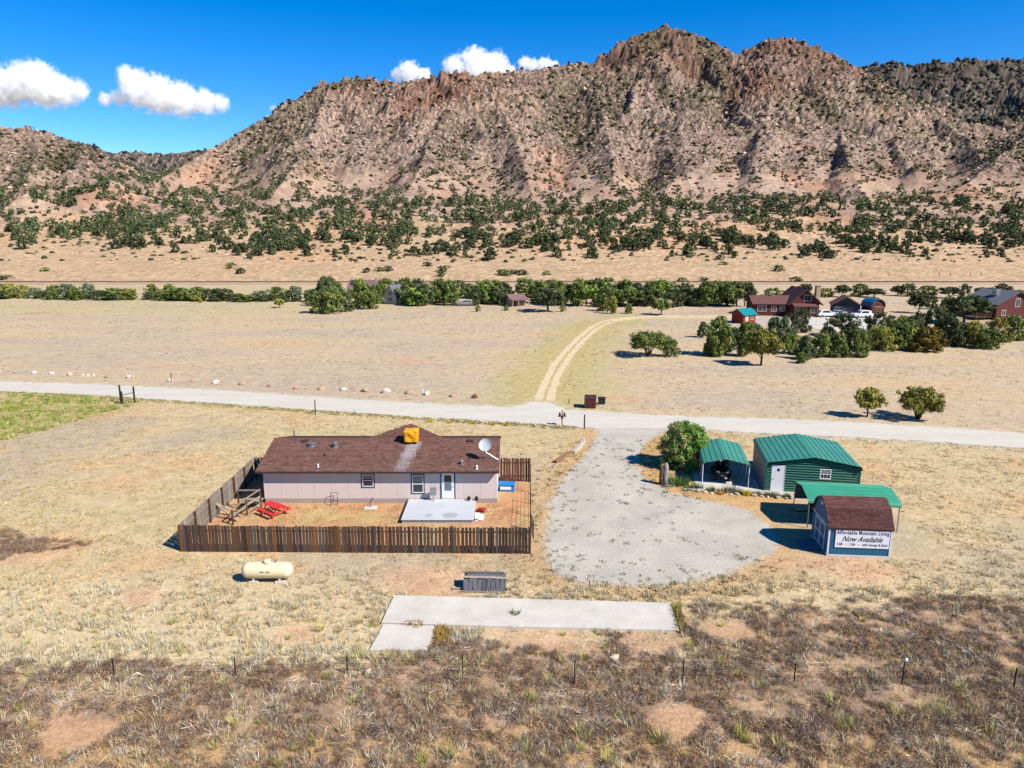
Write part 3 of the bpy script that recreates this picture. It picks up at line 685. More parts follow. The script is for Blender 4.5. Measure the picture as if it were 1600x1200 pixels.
# red picnic table
M_redp = mat('red_paint', C(232, 56, 58, 1.55), rough=0.55, var=0.12, vscale=4)
q = G(430, 803); pt = thing('picnic_table', (q.x, q.y - 0.1, 0), R(-38), 'bright red wooden picnic table on the bare soil of the yard', 'table')
for k in range(5):
    MB().b2(-0.9, 0.9, -0.36 + k * 0.146, -0.36 + k * 0.146 + 0.136, 0.70, 0.74).build('top_plank', M_redp, pt, bevel=0.005)
for s in (-1, 1):
    for k in range(2):
        y = s * (0.62 + 0.14 * k); MB().b2(-0.9, 0.9, y - 0.065, y + 0.065, 0.41, 0.45).build('bench_plank', M_redp, pt, bevel=0.005)
for xx in (-0.62, 0.62):
    for s in (-1, 1):
        l = MB(); l.tube([(xx, s * 0.62, -0.02), (xx, s * 0.22, 0.69)], 0.045, 4); l.build('leg', M_redp, pt)
    MB().b2(xx + 0.05, xx + 0.09, -0.76, 0.76, 0.32, 0.41).build('bench_beam', M_redp, pt)
    MB().b2(xx + 0.05, xx + 0.09, -0.35, 0.35, 0.62, 0.698).build('top_beam', M_redp, pt)
# blue bench by the back fence
M_bluep = mat('blue_plastic', C(40, 130, 210, 1.5), rough=0.45, var=0.1)
q = G(792, 766); bb = thing('toy_box', (q.x, q.y, 0), R(-4), 'bright blue and white toy box standing by the corner of the house', 'toy box')
MB().b2(-0.6, 0.6, -0.3, 0.3, -0.03, 0.5).build('body', M_bluep, bb, bevel=0.05)
MB().box((0, 0, 0.55), (1.3, 0.7, 0.08), Matrix.Rotation(R(5), 3, 'X')).build('lid', M_bluep, bb, bevel=0.02)
MB().b2(-0.5, 0.35, -0.325, -0.29, 0.16, 0.4).build('panel', M_white, bb)
# ------------------------------------------------ wooden stair rail and boards at the left end of the house
M_wood = mat('weathered_wood', C(176, 158, 138), rough=0.9, var=0.2, vscale=4, stretch=(1, 1, 1), fine=0.1, objrand=0.12)
M_woodd = mat('brown_wood', C(110, 78, 58), rough=0.9, var=0.2, vscale=4, objrand=0.1)
dk = thing('side_porch', (-19.0, 49.2, 0), 0, 'small weathered wooden stair landing with handrails at the end of the house', 'porch')
for k in range(5):
    MB().b2(-0.78, 0.72, -0.75 + 0.2 * k, -0.75 + 0.2 * k + 0.185, 0.38, 0.42).build('deck_plank', M_wood, dk)
A0, A1, A2 = Vector((0.85, -0.85, 0)), Vector((0.25, -2.0, 0)), Vector((-0.1, -3.7, 0))
for a, h in ((A0, 1.45), (A1, 1.2), (A2, 1.05), (A0 + Vector((-1.6, 0, 0)), 1.45)):
    MB().b2(a.x - 0.05, a.x + 0.05, a.y - 0.05, a.y + 0.05, -0.05, h).build('post', M_woodd, dk)
def rail(a, b, z0, z1, w=0.09, t=0.05, m=None):
    r = MB(); p0, p1 = a + Vector((0, 0, z0)), b + Vector((0, 0, z1)); d = (p1 - p0); qn = d.to_track_quat('X', 'Z').to_matrix()
    r.box((p0 + p1) / 2, (d.length + 0.06, t, w), qn); return r.build('rail', m or M_wood, dk)
rail(A0, A1, 1.48, 1.24); rail(A1, A2, 1.24, 1.08); rail(A0, A1, 0.95, 0.75, 0.14); rail(A1, A2, 0.75, 0.58, 0.14); rail(A0, A1, 0.45, 0.15, 0.1)
rail(A0, A0 + Vector((-1.6, 0, 0)), 1.42, 1.42)
for k, (p0, p1) in enumerate(((G(336, 786, 0.9), G(371, 814, 0.05)), (G(340, 787, 0.85), G(376, 806, 0.05)), (G(336, 806, 0.06), G(370, 812, 0.06)))):
    b = MB(); dd = p1 - p0; b.box((p0 + p1) / 2, (dd.length, 0.14, 0.05), dd.to_track_quat('X', 'Z').to_matrix())
    o = b.build('loose_board', M_wood); tagit(o, ('longer loose grey board propped on the side fence', 'loose grey board propped on the side fence beside a longer one', 'loose grey board lying flat on the yard soil')[k], 'board', 'loose boards by the side fence')

# ================================================================== FENCES OF THE YARD
M_picket = mat('fence_wood', None, rough=0.9, var=0.28, vscale=2.2, fine=0.16, fscale=14, attr=True, stretch=(4, 4, 0.55), bump=0.3, bscale=14)
def pick_mesh(w, h, col, lean, notch):
    m = MB(); t = 0.022; zz = 0.03
    top = [(-w / 2, h), (-w / 2 + notch, h + notch * 0.6), (w / 2 - notch, h + notch * 0.6), (w / 2, h)]
    poly = [(-w / 2, -zz)] + [(x + lean, z) for x, z in top] + [(w / 2, -zz)]
    m.prism(poly, -t / 2, t / 2, 'y', col); return m.mesh('picket', M_picket)
def fence_cols(kind):
    front = [C(94, 70, 56), C(102, 74, 58), C(84, 64, 54), C(90, 70, 60), C(98, 74, 60), C(116, 80, 54), C(104, 92, 84), C(136, 90, 54), C(80, 60, 52), C(72, 56, 48), C(88, 66, 54)]
    inner = [C(176, 166, 156), C(160, 148, 136), C(150, 136, 122), C(188, 176, 160)]
    red = [C(124, 78, 58), C(140, 88, 64), C(110, 70, 54)]
    return {'front': front, 'inner': inner, 'red': red}[kind]
def fence(name, a, b, kind, label, h=1.78, pw=0.21, gap=0.012, posts_in=1, seed=0, wob=0.0, railz=(0.45, 1.4), gapvar=0.0, post_step=2.4):
    """pickets from a to b; rails and posts stand on the side given by posts_in"""
    rng = random.Random(seed); a, b = Vector((*a, 0)), Vector((*b, 0)); d = b - a; L = d.length; u = d / L; ang = math.atan2(u.y, u.x)
    root = thing(name, a, ang, label, 'fence', None)
    cols = fence_cols(kind); protos = [pick_mesh(pw * rng.uniform(0.8, 1.0), h * rng.uniform(0.965, 1.0), rng.choice(cols), rng.uniform(-0.02, 0.02), rng.uniform(0.0, 0.02)) for _ in range(16)]
    x = pw / 2; i = 0
    while x < L:
        o = link(bpy.data.objects.new('picket', rng.choice(protos)), root, (x, rng.uniform(-0.008, 0.008), -0.02 + wob * math.sin(x * 0.55 + 1) + rng.uniform(-0.02, 0.02)))
        x += pw + gap + (gapvar if L * 0.55 < x < L * 0.9 else 0) * rng.random()
    rm = M_wood if kind == 'inner' else M_woodd
    for z in railz:
        MB().b2(0.02, L - 0.02, posts_in * 0.02, posts_in * 0.06, z - 0.045, z + 0.045).build('rail', rm, root)
    n = max(2, int(round(L / post_step)) + 1)
    for k in range(n):
        x = 0.05 + (L - 0.1) * k / (n - 1)
        MB().b2(x - 0.05, x + 0.05, posts_in * 0.062, posts_in * 0.162, -0.2, h - 0.04).build('post', M_woodd, root)
    return root
fence('picket_fence', (-20.8, 41.36), (1.18, 41.05), 'front', 'long dark weathered wooden fence between propane tank and yard', seed=3, gap=0.003, gapvar=0.06, wob=0.025, pw=0.2)
fence('picket_fence', (-20.85, 41.4), (-20.9, 54.8), 'inner', 'silvery grey wooden fence along the side of the yard beside dry grass', seed=4, posts_in=-1, railz=(0.4, 1.35))
fence('picket_fence', (-20.8, 54.9), (-18.4, 54.9), 'inner', 'short dark fence run joining the side fence to the house end', seed=5, posts_in=-1)
fence('picket_fence', (-0.95, 54.1), (1.45, 54.1), 'red', 'short reddish brown fence run beside the blue toy box', seed=6, h=2.0, posts_in=-1, railz=(0.5, 1.6))
wf = thing('wire_fence', (1.25, 44.6, 0), R(90) - math.atan2(0.22, 9.4), 'thin wire fence with slim posts between yard and gravel driveway', 'fence')
for k in range(5): MB().tube([(k * 2.35, 0, -0.1), (k * 2.35, 0, 1.5)], 0.035, 6).build('post', M_woodd if k % 2 == 0 else M_dark, wf)
for z in (0.15, 0.45, 0.75, 1.05, 1.4): MB().tube([(0, 0, z), (9.4, 0, z)], 0.008, 4).build('wire', M_dark, wf)
gt = thing('yard_gate', (1.22, 44.5, 0), R(-84), 'dark open metal pipe gate at the corner of the yard fence', 'gate')
for (p0, p1) in (((0, 0, 0.0), (0, 0, 1.35)), ((1.6, 0, 0.12), (1.6, 0, 1.35)), ((0, 0, 1.35), (1.6, 0, 1.35)), ((0, 0, 0.15), (1.6, 0, 0.15)), ((0, 0, 0.75), (1.6, 0, 0.75)), ((0, 0, 0.15), (1.6, 0, 1.35))):
    MB().tube([p0, p1], 0.025, 6).build('bar', M_dark, gt)
for k in range(7):
    MB().tube([(0.2 * (k + 1), 0, 0.15), (0.2 * (k + 1), 0, 1.35)], 0.01, 5).build('bar', M_dark, gt)
# ================================================================== METAL GARAGE, CARPORTS, SHED
RS = R(-10.0)
M_green = mat('green_steel', C(72, 150, 130, 1.6), rough=0.48, var=0.16, vscale=0.7, spec=0.4, fine=0.06, fscale=5)
M_green2 = mat('bright_green_steel', C(54, 156, 122, 1.55), rough=0.48, var=0.14, vscale=0.8, spec=0.45)
M_gwall = mat('dark_green_steel', C(34, 108, 88, 1.6), rough=0.4, var=0.07, vscale=0.8, spec=0.45)
M_under = mat('bare_steel_underside', C(120, 124, 130), rough=0.5, var=0.1, metal=0.3)
M_gwallL = mat('tan_steel', C(196, 176, 150), rough=0.5, var=0.07)
def ribbed(profile, rib=0.40, rh=0.034, rw=0.07):
    """resample a 2-D polyline, raising trapezoid ribs along its left normal"""
    P = [Vector(p) for p in profile]; out = []; s_tot = 0
    for i in range(len(P) - 1):
        a, b = P[i], P[i + 1]; d = b - a; L = d.length; u = d / L; n = Vector((-u.y, u.x))
        m = max(1, int(round(L / rib)))
        for k in range(m):
            s0 = L * k / m; w = L / m
            if w > 0.1:
                for t, h in ((0, 0), (w * 0.5 - rw * 0.8, 0), (w * 0.5 - rw * 0.4, rh), (w * 0.5 + rw * 0.4, rh), (w * 0.5 + rw * 0.8, 0)):
                    out.append(a + u * (s0 + t) + n * h)
            else: out.append(a + u * s0)
    return out + [P[-1]]
def metal_roof(root, prof, y0, y1, m, npan, name='roof_panel'):
    """prof in (x,z), left to right; cut into panels that run front to back"""
    pts = ribbed(prof); n = len(pts); per = int(math.ceil((n - 1) / npan))
    for k in range(npan):
        seg = pts[k * per: min(n, (k + 1) * per + 1)]
        if len(seg) < 2: continue
        b = MB(); low = [p - Vector((0, 0.012)) for p in seg]
        V = [(p.x, y, p.y) for y in (y0, y1) for p in seg] + [(p.x, y, p.y) for y in (y0, y1) for p in low]; q = len(seg)
        F = [(i, i + 1, q + i + 1, q + i) for i in range(q - 1)] + [(2 * q + i + 1, 2 * q + i, 3 * q + i, 3 * q + i + 1) for i in range(q - 1)]
        F += [(i + 1, i, 2 * q + i, 2 * q + i + 1) for i in range(q - 1)] + [(q + i, q + i + 1, 3 * q + i + 1, 3 * q + i) for i in range(q - 1)]
        b.add(V, F); b.build(name, m, root)
def arch(W, he, hr, r=0.22):
    """carport section: rounded eaves, low gable"""
    w = W / 2; s = (hr - he) / w; L = []
    for k in range(5):
        a = R(180 - 22 * k); L.append((-w + r + r * math.cos(a), he - r + r * math.sin(a)))
    left = [(-w, he - r - 0.12)] + L
    return left + [(0, hr)] + [(-x, z) for x, z in reversed(left)]
def local_root(name, px, py, label, cat, dx=0, dy=0):
    q = G(px, py); off = rotz((dx, dy, 0), RS); return thing(name, (q.x + off.x, q.y + off.y, 0), RS, label, cat)
# ------------------------------------------------ garage
W, D, he, hr = 6.75, 6.2, 2.42, 2.98
fl = Vector((19.55, 52.0, 0)); c0 = fl + rotz((W / 2, 0, 0), RS)
gar = thing('metal_garage', c0, RS, 'green ribbed metal garage with white door and small window', 'garage')
MB().b2(-W / 2 - 0.15, W / 2 + 0.15, -0.3, D + 0.15, -0.1, 0.07).build('foundation_slab', M_conc, gar)
metal_roof(gar, arch(W + 0.1, he, hr), -0.22, D + 0.1, M_green, 8)
wz = 0.2; z = 0.07
openx = {'door': (-W / 2 + 0.42, -W / 2 + 1.36, 0.07, 2.12), 'win': (0.55, 1.3, 1.25, 2.0)}
while z < hr - 0.12:
    z1 = min(z + wz, hr - 0.1); zt = (z + z1) / 2
    hw = W / 2 - 0.02 if zt < he - 0.15 else max(0.05, (W / 2) * (hr - zt - 0.06) / (hr - he + 0.15)); hw = min(hw, W / 2 - 0.02)
    ivs = [(-hw, hw)]
    for (x0, x1, za, zb) in openx.values():
        if z1 > za + 0.02 and z < zb - 0.02:
            nx = []
            for (p, q) in ivs:
                if x0 > p: nx.append((p, min(q, x0)))
                if x1 < q: nx.append((max(p, x1), q))
            ivs = nx
    for (p, q) in ivs:
        MB().prism([(0.0, z), (0.0, z + 0.06), (-0.07, z + 0.085), (-0.07, z + 0.115), (0.0, z1), (0.03, z1), (0.03, z)], p, q, 'x').build('siding_strip', M_gwall, gar)
    z = z1
for s in (-1, 1):                                                    # side walls, ribs along the length
    prof = ribbed([(0.07, 0.0), (he - 0.15, 0.0)], 0.225, 0.03 * (1 if s < 0 else -1))
    b = MB(); q = len(prof); X = s * (W / 2 - 0.01)
    b.add([(X + p.y * (-1) * 1.0, y, p.x) for y in (0.04, D) for p in prof], [(i, i + 1, q + i + 1, q + i) for i in range(q - 1)])
    b.build('side_wall', M_gwallL if s < 0 else M_gwall, gar)
MB().b2(-W / 2 + 0.05, W / 2 - 0.05, D - 0.05, D, 0.07, he).build('back_wall', M_gwall, gar)
MB().prism([(-W / 2 + 0.05, he - 0.2), (W / 2 - 0.05, he - 0.2), (0, hr - 0.04)], 0.032, 0.06, 'y').build('gable_sheet', M_gwall, gar)
x0, x1, za, zb = openx['door']
dr = MB().b2(x0 + 0.03, x1 - 0.03, -0.05, 0.0, za, zb - 0.03).build('door', M_white, gar)
MB().b2(x0 + 0.37, x0 + 0.57, -0.056, -0.051, zb - 0.46, zb - 0.24).build('pane', M_glass, dr)
MB().lathe([(0.03, -0.12), (0.035, -0.09), (0.02, -0.051)], 8, 'y', (x0 + 0.12, 0, 1.05)).build('handle', M_steel, dr)
t = MB(); t.b2(x0 - 0.03, x0 + 0.028, -0.06, 0.02, za, zb); t.b2(x1 - 0.028, x1 + 0.03, -0.06, 0.02, za, zb); t.b2(x0 + 0.029, x1 - 0.029, -0.06, 0.02, zb - 0.028, zb + 0.03); t.build('trim', M_white, dr)
x0, x1, za, zb = openx['win']
wi = MB().b2(x0, x1, -0.02, 0.02, za, zb).build('window', M_glass, gar)
f = MB(); e = 0.05
f.b2(x0 - 0.03, x1 + 0.03, -0.06, -0.021, zb - e, zb + 0.02); f.b2(x0 - 0.03, x1 + 0.03, -0.06, -0.021, za - 0.02, za + e); f.b2(x0 - 0.03, x0 + e, -0.059, -0.021, za + e, zb - e); f.b2(x1 - e, x1 + 0.03, -0.059, -0.021, za + e, zb - e)
f.b2(x0 + e, x1 - e, -0.058, -0.021, (za + zb) / 2 - 0.025, (za + zb) / 2 + 0.025)
f.build('frame', M_white, wi)
mt = MB()
for k in (1, 2): xx = x0 + (x1 - x0) * k / 3; mt.b2(xx - 0.012, xx + 0.012, -0.05, -0.022, za + e, zb - e)
mt.b2(x0 + e, x1 - e, -0.049, -0.022, za + 0.72 * (zb - za), za + 0.75 * (zb - za)); mt.build('muntin', M_white, wi)
edge = MB(); pts = [(p[0] * 1.005, -0.235, p[1] + 0.01) for p in arch(W + 0.1, he, hr)]; edge.tube(pts, 0.035, 6); edge.build('roof_trim', M_green, gar)
for s in (-1, 1): MB().b2(s * W / 2 - 0.05, s * W / 2 + 0.05, -0.07, 0.03, 0.05, he - 0.22).build('corner_trim', M_gwall, gar)
# slab apron and gravel bed in front
apron = [tuple((fl + rotz(p, RS)).xy) for p in ((-5.2, -1.0, 0), (1.9, -0.9, 0), (1.9, -0.3, 0), (-0.3, 0.0, 0), (-0.3, 5.6, 0), (-5.2, 5.6, 0))]
sheet('concrete_apron', apron, 0.05, M_conc)
# ------------------------------------------------ carport with the buggy
W2, D2, he2, hr2 = 3.5, 5.6, 1.98, 2.32
cl = Vector((15.0, 53.15, 0)); c1 = cl + rotz((W2 / 2, 0, 0), RS)
cp = thing('carport', c1, RS, 'small open carport with green metal roof beside the leafy bush', 'carport')
metal_roof(cp, arch(W2 + 0.12, he2, hr2, 0.18), -0.1, D2, M_green, 5)
def frame(root, W, he, hr, ys, r=0.035):
    for y in ys:
        for s in (-1, 1):
            MB().tube([(s * W / 2, y, -0.03), (s * W / 2, y, he - 0.18), (s * (W / 2 - 0.16), y, he - 0.05)], r, 6).build('post', M_white if y == ys[0] else M_steel, root)
        MB().tube([(-(W / 2 - 0.16), y, he - 0.05), (0, y, hr - 0.06), (W / 2 - 0.16, y, he - 0.05)], r * 0.8, 6).build('rafter', M_steel, root)
    for s in (-1, 1): MB().tube([(s * W / 2, ys[0], 0.03), (s * W / 2, ys[-1], 0.03)], r, 6).build('base_rail', M_steel, root)
frame(cp, W2, he2, hr2, (0.05, 1.4, 2.8, 4.2, 5.5))
# ------------------------------------------------ black buggy parked in the carport
def wheel(root, x, y, r, w, rim=M_steel, name='wheel'):
    o = MB().lathe([(r * 0.6, -w / 2), (r * 0.93, -w / 2), (r, -w * 0.3), (r, w * 0.3), (r * 0.93, w / 2), (r * 0.6, w / 2)], 16, 'x').build(name, M_rubber, root, loc=(x, y, r - 0.02))
    MB().lathe([(r * 0.2, -w * 0.45), (r * 0.6, -w * 0.4), (r * 0.6, w * 0.4), (r * 0.2, w * 0.45)], 12, 'x').build('rim', rim, o); return o
bg = thing('buggy', c1 + rotz((-0.1, 1.0, 0.05), RS), RS, 'black off-road buggy parked under the small carport', 'buggy')
M_body = mat('black_paint', (0.012, 0.012, 0.014), rough=0.25, var=0.1, spec=0.5); M_rust = mat('brown_cargo', C(120, 70, 44), rough=0.8)
for s in (-1, 1):
    for y in (0.35, 2.1): wheel(bg, s * 0.56, y, 0.33, 0.26, M_dark)
b = MB(); b.prism([(0.0, 0.42), (0.05, 0.8), (0.7, 0.98), (0.75, 0.55), (1.6, 0.5), (1.65, 0.85), (2.6, 0.88), (2.62, 0.45), (1.9, 0.35), (0.5, 0.33)], -0.42, 0.42, 'x'); b.build('body', M_body, bg, bevel=0.03)
for s in (-1, 1):
    b = MB(); b.prism([(0.0, 0.66), (0.1, 0.8), (0.6, 0.84), (0.75, 0.68), (0.7, 0.64), (0.55, 0.76), (0.15, 0.74), (0.05, 0.64)], s * 0.43, s * 0.7, 'x'); b.build('fender', M_body, bg)
    MB().box((s * 0.36, -0.005, 0.84), (0.26, 0.08, 0.1), Matrix.Rotation(R(-14 * s), 3, 'Y')).build('headlight', M_white, bg, bevel=0.02)
    MB().tube([(s * 0.5, 0.72, 0.95), (s * 0.47, 1.05, 1.62), (s * 0.47, 1.9, 1.62), (s * 0.5, 2.05, 0.85)], 0.03, 6).build('roll_bar', M_dark, bg)
MB().b2(-0.5, 0.5, 1.0, 1.95, 1.64, 1.68).build('canopy', M_black, bg)
MB().tube([(-0.38, -0.06, 0.42), (0.38, -0.06, 0.42), (0.38, -0.06, 0.6), (-0.38, -0.06, 0.6), (-0.38, -0.06, 0.42)], 0.025, 6).build('bumper', M_dark, bg)
MB().b2(-0.14, 0.14, -0.07, -0.02, 0.5, 0.58).build('winch', M_steel, bg)
for s in (-0.22, 0.22):
    b = MB(); b.b2(s - 0.19, s + 0.19, 1.15, 1.6, 0.58, 0.72); b.b2(s - 0.19, s + 0.19, 1.55, 1.68, 0.72, 1.25); b.build('seat', M_black, bg, bevel=0.03)
MB().tube([(-0.22 + 0.15 * math.cos(a), 0.95 + 0.05 * math.sin(a), 1.05 + 0.14 * math.sin(a)) for a in [k * math.pi / 6 for k in range(13)]], 0.015, 5).build('steering_wheel', M_black, bg)
b = MB().b2(0.2, 0.55, 1.7, 2.5, 0.9, 1.3).build('cargo_box', M_rust, bg, bevel=0.02)
# ------------------------------------------------ second carport behind the blue shed, ridge across the view
W3, D3, he3, hr3 = 3.6, 5.9, 2.06, 2.42
q0 = G(1261, 825); q1 = G(1401, 832); ang3 = math.atan2(q1.y - q0.y, q1.x - q0.x)
cb = thing('carport', q0, ang3 - R(90) + R(90), 'long green roofed carport standing behind the blue shed', 'carport')
LB = (q1 - q0).length
sub = []
def xf(b):                                                           # section lies in local y/z, length along local x
    b.v = [(v[1], W3 / 2 - v[0], v[2]) for v in b.v]; return b
pts = ribbed(arch(W3 + 0.1, he3, hr3, 0.16)); n = len(pts); per = int(math.ceil((n - 1) / 5))
for k in range(5):
    seg = pts[k * per: min(n, (k + 1) * per + 1)]
    if len(seg) < 2: continue
    b = MB(); q = len(seg); low = [p - Vector((0, 0.012)) for p in seg]
    V = [(p.x, y, p.y) for y in (-0.1, LB + 0.1) for p in seg] + [(p.x, y, p.y) for y in (-0.1, LB + 0.1) for p in low]
    F = [(i, i + 1, q + i + 1, q + i) for i in range(q - 1)] + [(2 * q + i + 1, 2 * q + i, 3 * q + i, 3 * q + i + 1) for i in range(q - 1)]
    F += [(i + 1, i, 2 * q + i, 2 * q + i + 1) for i in range(q - 1)] + [(q + i, q + i + 1, 3 * q + i + 1, 3 * q + i) for i in range(q - 1)]
    b.add(V, F); xf(b).build('roof_panel', M_green2, cb)
for y in (0.0, LB / 3, 2 * LB / 3, LB):
    for s in (-1, 1): xf(MB().tube([(s * W3 / 2, y, -0.03), (s * W3 / 2, y, he3 - 0.18), (s * (W3 / 2 - 0.16), y, he3 - 0.05)], 0.04, 6)).build('post', M_steel, cb)
    xf(MB().tube([(-(W3 / 2 - 0.16), y, he3 - 0.05), (0, y, hr3 - 0.06), (W3 / 2 - 0.16, y, he3 - 0.05)], 0.032, 6)).build('rafter', M_steel, cb)
xf(MB().b2(-W3 / 2 - 0.02, -W3 / 2 + 0.01, 0, LB, 0.75, he3 - 0.2)).build('side_panel', M_under, cb)
# trailer under it
tr = thing('utility_trailer', q0 + rotz((1.0, 1.9, 0), ang3), ang3 + R(90), 'dark utility trailer with tall wheels parked under the long carport', 'trailer')
MB().b2(-0.75, 0.75, -2.6, 0.3, 0.5, 0.58).build('bed', M_dark, tr)
for s in (-0.75, 0.75):
    MB().b2(s - 0.03, s + 0.03, -2.6, 0.3, 0.59, 0.95).build('side_rail', M_dark, tr); wheel(tr, s * 1.2, -0.9, 0.36, 0.2)
MB().tube([(0, 0.3, 0.5), (0, 1.3, 0.42)], 0.05, 6).build('drawbar', M_dark, tr)
MB().tube([(0, 1.2, -0.02), (0, 1.2, 0.6)], 0.035, 6).build('jack', M_steel, tr)
# ------------------------------------------------ blue shed with the banner
sL, sR = G(1291.7, 868), G(1388.5, 871); aS = math.atan2(sR.y - sL.y, sR.x - sL.x) - R(1.0)
SW, SD, SE = (sR - sL).length, 3.05, 1.86
sh = thing('storage_shed', sL, aS, 'blue barn shaped shed with brown shingle roof and banner', 'shed')
M_blue = mat('blue_board', C(46, 108, 138, 1.6), rough=0.6, var=0.12, vscale=2, fine=0.06, stretch=(3, 3, 0.5)); M_lav = mat('pale_lavender_trim', C(226, 228, 240, 1.5), rough=0.6, var=0.05)
MB().b2(-0.02, SW + 0.02, -0.02, SD + 0.02, -0.05, 0.1).build('floor_skid', M_conc, sh)
MB().b2(0.04, SW - 0.04, 0.04, SD - 0.04, 0.1, SE).build('wall_core', M_blue, sh)
nb = 18
for k in range(nb):
    w = SW / nb; MB().b2(k * w + 0.008, (k + 1) * w - 0.008, 0.0, 0.039, 0.1, SE).build('siding_board', M_blue, sh)
G1y, G1z, RZs = 0.62, 2.92, 3.36                                      # gambrel break and ridge
gam = [(-0.09, SE - 0.0), (G1y, G1z), (SD / 2, RZs), (SD - G1y, G1z), (SD + 0.09, SE - 0.0)]
endp = [(0.02, 0.1), (0.02, SE), (G1y, G1z - 0.07), (SD / 2, RZs - 0.07), (SD - G1y, G1z - 0.07), (SD - 0.02, SE), (SD - 0.02, 0.1)]
MB().prism(endp, -0.0, 0.035, 'x').build('end_wall', M_blue, sh); MB().prism(endp, SW - 0.035, SW, 'x').build('end_wall', M_blue, sh)
ro = MB(); top = gam; bot = [(y, z - 0.07) for y, z in gam]
ro.prism(top + list(reversed(bot)), -0.1, SW + 0.1, 'x'); ro_o = ro.build('roof', M_fascia, sh)
pl = []
for i in range(4):
    (y0, z0), (y1, z1) = gam[i], gam[i + 1]
    if i < 2: pl.append(((-0.1, y0, z0 + 0.002), (1, 0, 0), (0, y1 - y0, z1 - z0), SW + 0.2, math.hypot(y1 - y0, z1 - z0)))
    else: pl.append(((SW + 0.1, y1, z1 + 0.002), (-1, 0, 0), (0, y0 - y1, z0 - z1), SW + 0.2, math.hypot(y1 - y0, z1 - z0)))
shingles('shingles', ro_o, pl, C(118, 80, 76), rnd, course=0.13, tab=0.28)
for x in (-0.03, SW - 0.07): MB().b2(x, x + 0.1, -0.03, -0.001, 0.1, SE - 0.02).build('corner_trim', M_lav, sh)
MB().b2(-0.02, SW + 0.02, -0.025, -0.001, 0.03, 0.099).build('base_trim', M_lav, sh)
MB().b2(-0.03, -0.001, -0.02, SD + 0.02, SE - 0.02, SE + 0.05).build('end_trim', M_lav, sh)
for i in range(4):
    (y0, z0), (y1, z1) = gam[i], gam[i + 1]; MB().prism([(y0, z0 - 0.1), (y0, z0 - 0.01), (y1, z1 - 0.01), (y1, z1 - 0.1)], -0.125, -0.102, 'x').build('rake_trim', M_lav if i == 4 else M_fascia, sh)
do = MB().b2(-0.03, -0.001, 0.55, 2.35, 0.16, 1.78).build('double_door', M_blue, sh)
for (ya, yb, z0, z1) in ((0.55, 2.35, 1.70, 1.78), (0.55, 2.35, 0.16, 0.24), (0.55, 0.63, 0.24, 1.70), (2.27, 2.35, 0.24, 1.70), (1.41, 1.49, 0.24, 1.70), (0.63, 1.41, 0.9, 0.98), (1.49, 2.27, 0.9, 0.98)):
    MB().b2(-0.05, -0.031, ya, yb, z0, z1).build('door_trim', M_lav, do)
MB().b2(-0.03, -0.001, SD / 2 - 0.12, SD / 2 + 0.12, 2.75, 3.0).build('gable_vent', M_lav, sh)
rp = MB(); rp.prism([(-0.02, 0.12), (-0.02, 0.17), (-1.3, 0.05), (-1.3, -0.03)], 0.75, 2.15, 'y').build('ramp', mat('grey_ramp_boards', C(120, 130, 150), rough=0.9, var=0.15), sh)
# banner hung on the wall: its own thing
bx0, bx1, bz0, bz1 = 0.40, SW - 0.12, 0.60, 1.74
bn = thing('banner', sh.matrix_world @ Vector((0, 0, 0)) if False else sL, aS, 'white banner with dark lettering hung on the blue shed', 'banner')
M_ban = mat('banner_vinyl', C(238, 238, 246, 1.45), rough=0.5, var=0.02); M_ink = mat('dark_blue_ink', C(36, 56, 84), rough=0.5, var=0.0); M_ink2 = mat('black_ink', C(30, 32, 40), rough=0.5, var=0.0)
bs = MB(); nx = 24
for j, z in enumerate((bz0, bz1)):
    bs.v += [(bx0 + (bx1 - bx0) * i / nx, -0.045, z) for i in range(nx + 1)]
bs.c = [(1, 1, 1)] * len(bs.v); bs.f = [(i, i + 1, nx + 2 + i, nx + 1 + i) for i in range(nx)]
bs2 = MB(); bs2.b2(bx0, bx1, -0.05, -0.043, bz0, bz1); bs2.build('cloth', M_ban, bn)
def text_part(root, body, cx, cz, w, h, m, shear=0.0, off=0.0, space=1.0, name='lettering', y=-0.053):
    cu = bpy.data.curves.new('t', 'FONT'); cu.body = body; cu.align_x = 'CENTER'; cu.shear = shear; cu.offset = off; cu.space_character = space; cu.resolution_u = 4
    to = bpy.data.objects.new('t', cu); COL.objects.link(to); dg = bpy.context.evaluated_depsgraph_get(); dg.update()
    me = bpy.data.meshes.new_from_object(to.evaluated_get(dg)); bpy.data.objects.remove(to)
    co = np.zeros(len(me.vertices) * 3); me.vertices.foreach_get('co', co); co = co.reshape(-1, 3)
    mn, mx_ = co.min(0), co.max(0); s = np.array([w / (mx_[0] - mn[0]), h / (mx_[1] - mn[1])])
    x = (co[:, 0] - (mn[0] + mx_[0]) / 2) * s[0] + cx; z = (co[:, 1] - (mn[1] + mx_[1]) / 2) * s[1] + cz
    me.vertices.foreach_set('co', np.stack([x, np.full_like(x, y), z], -1).ravel().astype(np.float32)); me.update()
    me.name = name; me.materials.clear(); me.materials.append(m)
    return link(bpy.data.objects.new(name, me), root)
bw = bx1 - bx0; bcx = (bx0 + bx1) / 2
text_part(bn, 'Affordable Mountain Living', bcx, bz1 - 0.185, bw * 0.97, 0.34, M_ink, 0, 0.032, 1.12)
text_part(bn, 'Now Available', bcx, bz1 - 0.56, bw * 0.76, 0.36, M_ink2, 0.55, 0.02)
text_part(bn, '4 BR   \u2022   2 BA   \u2022   with Garage & Shed', bcx, bz0 + 0.20, bw * 0.94, 0.22, M_ink2, 0, 0.025)
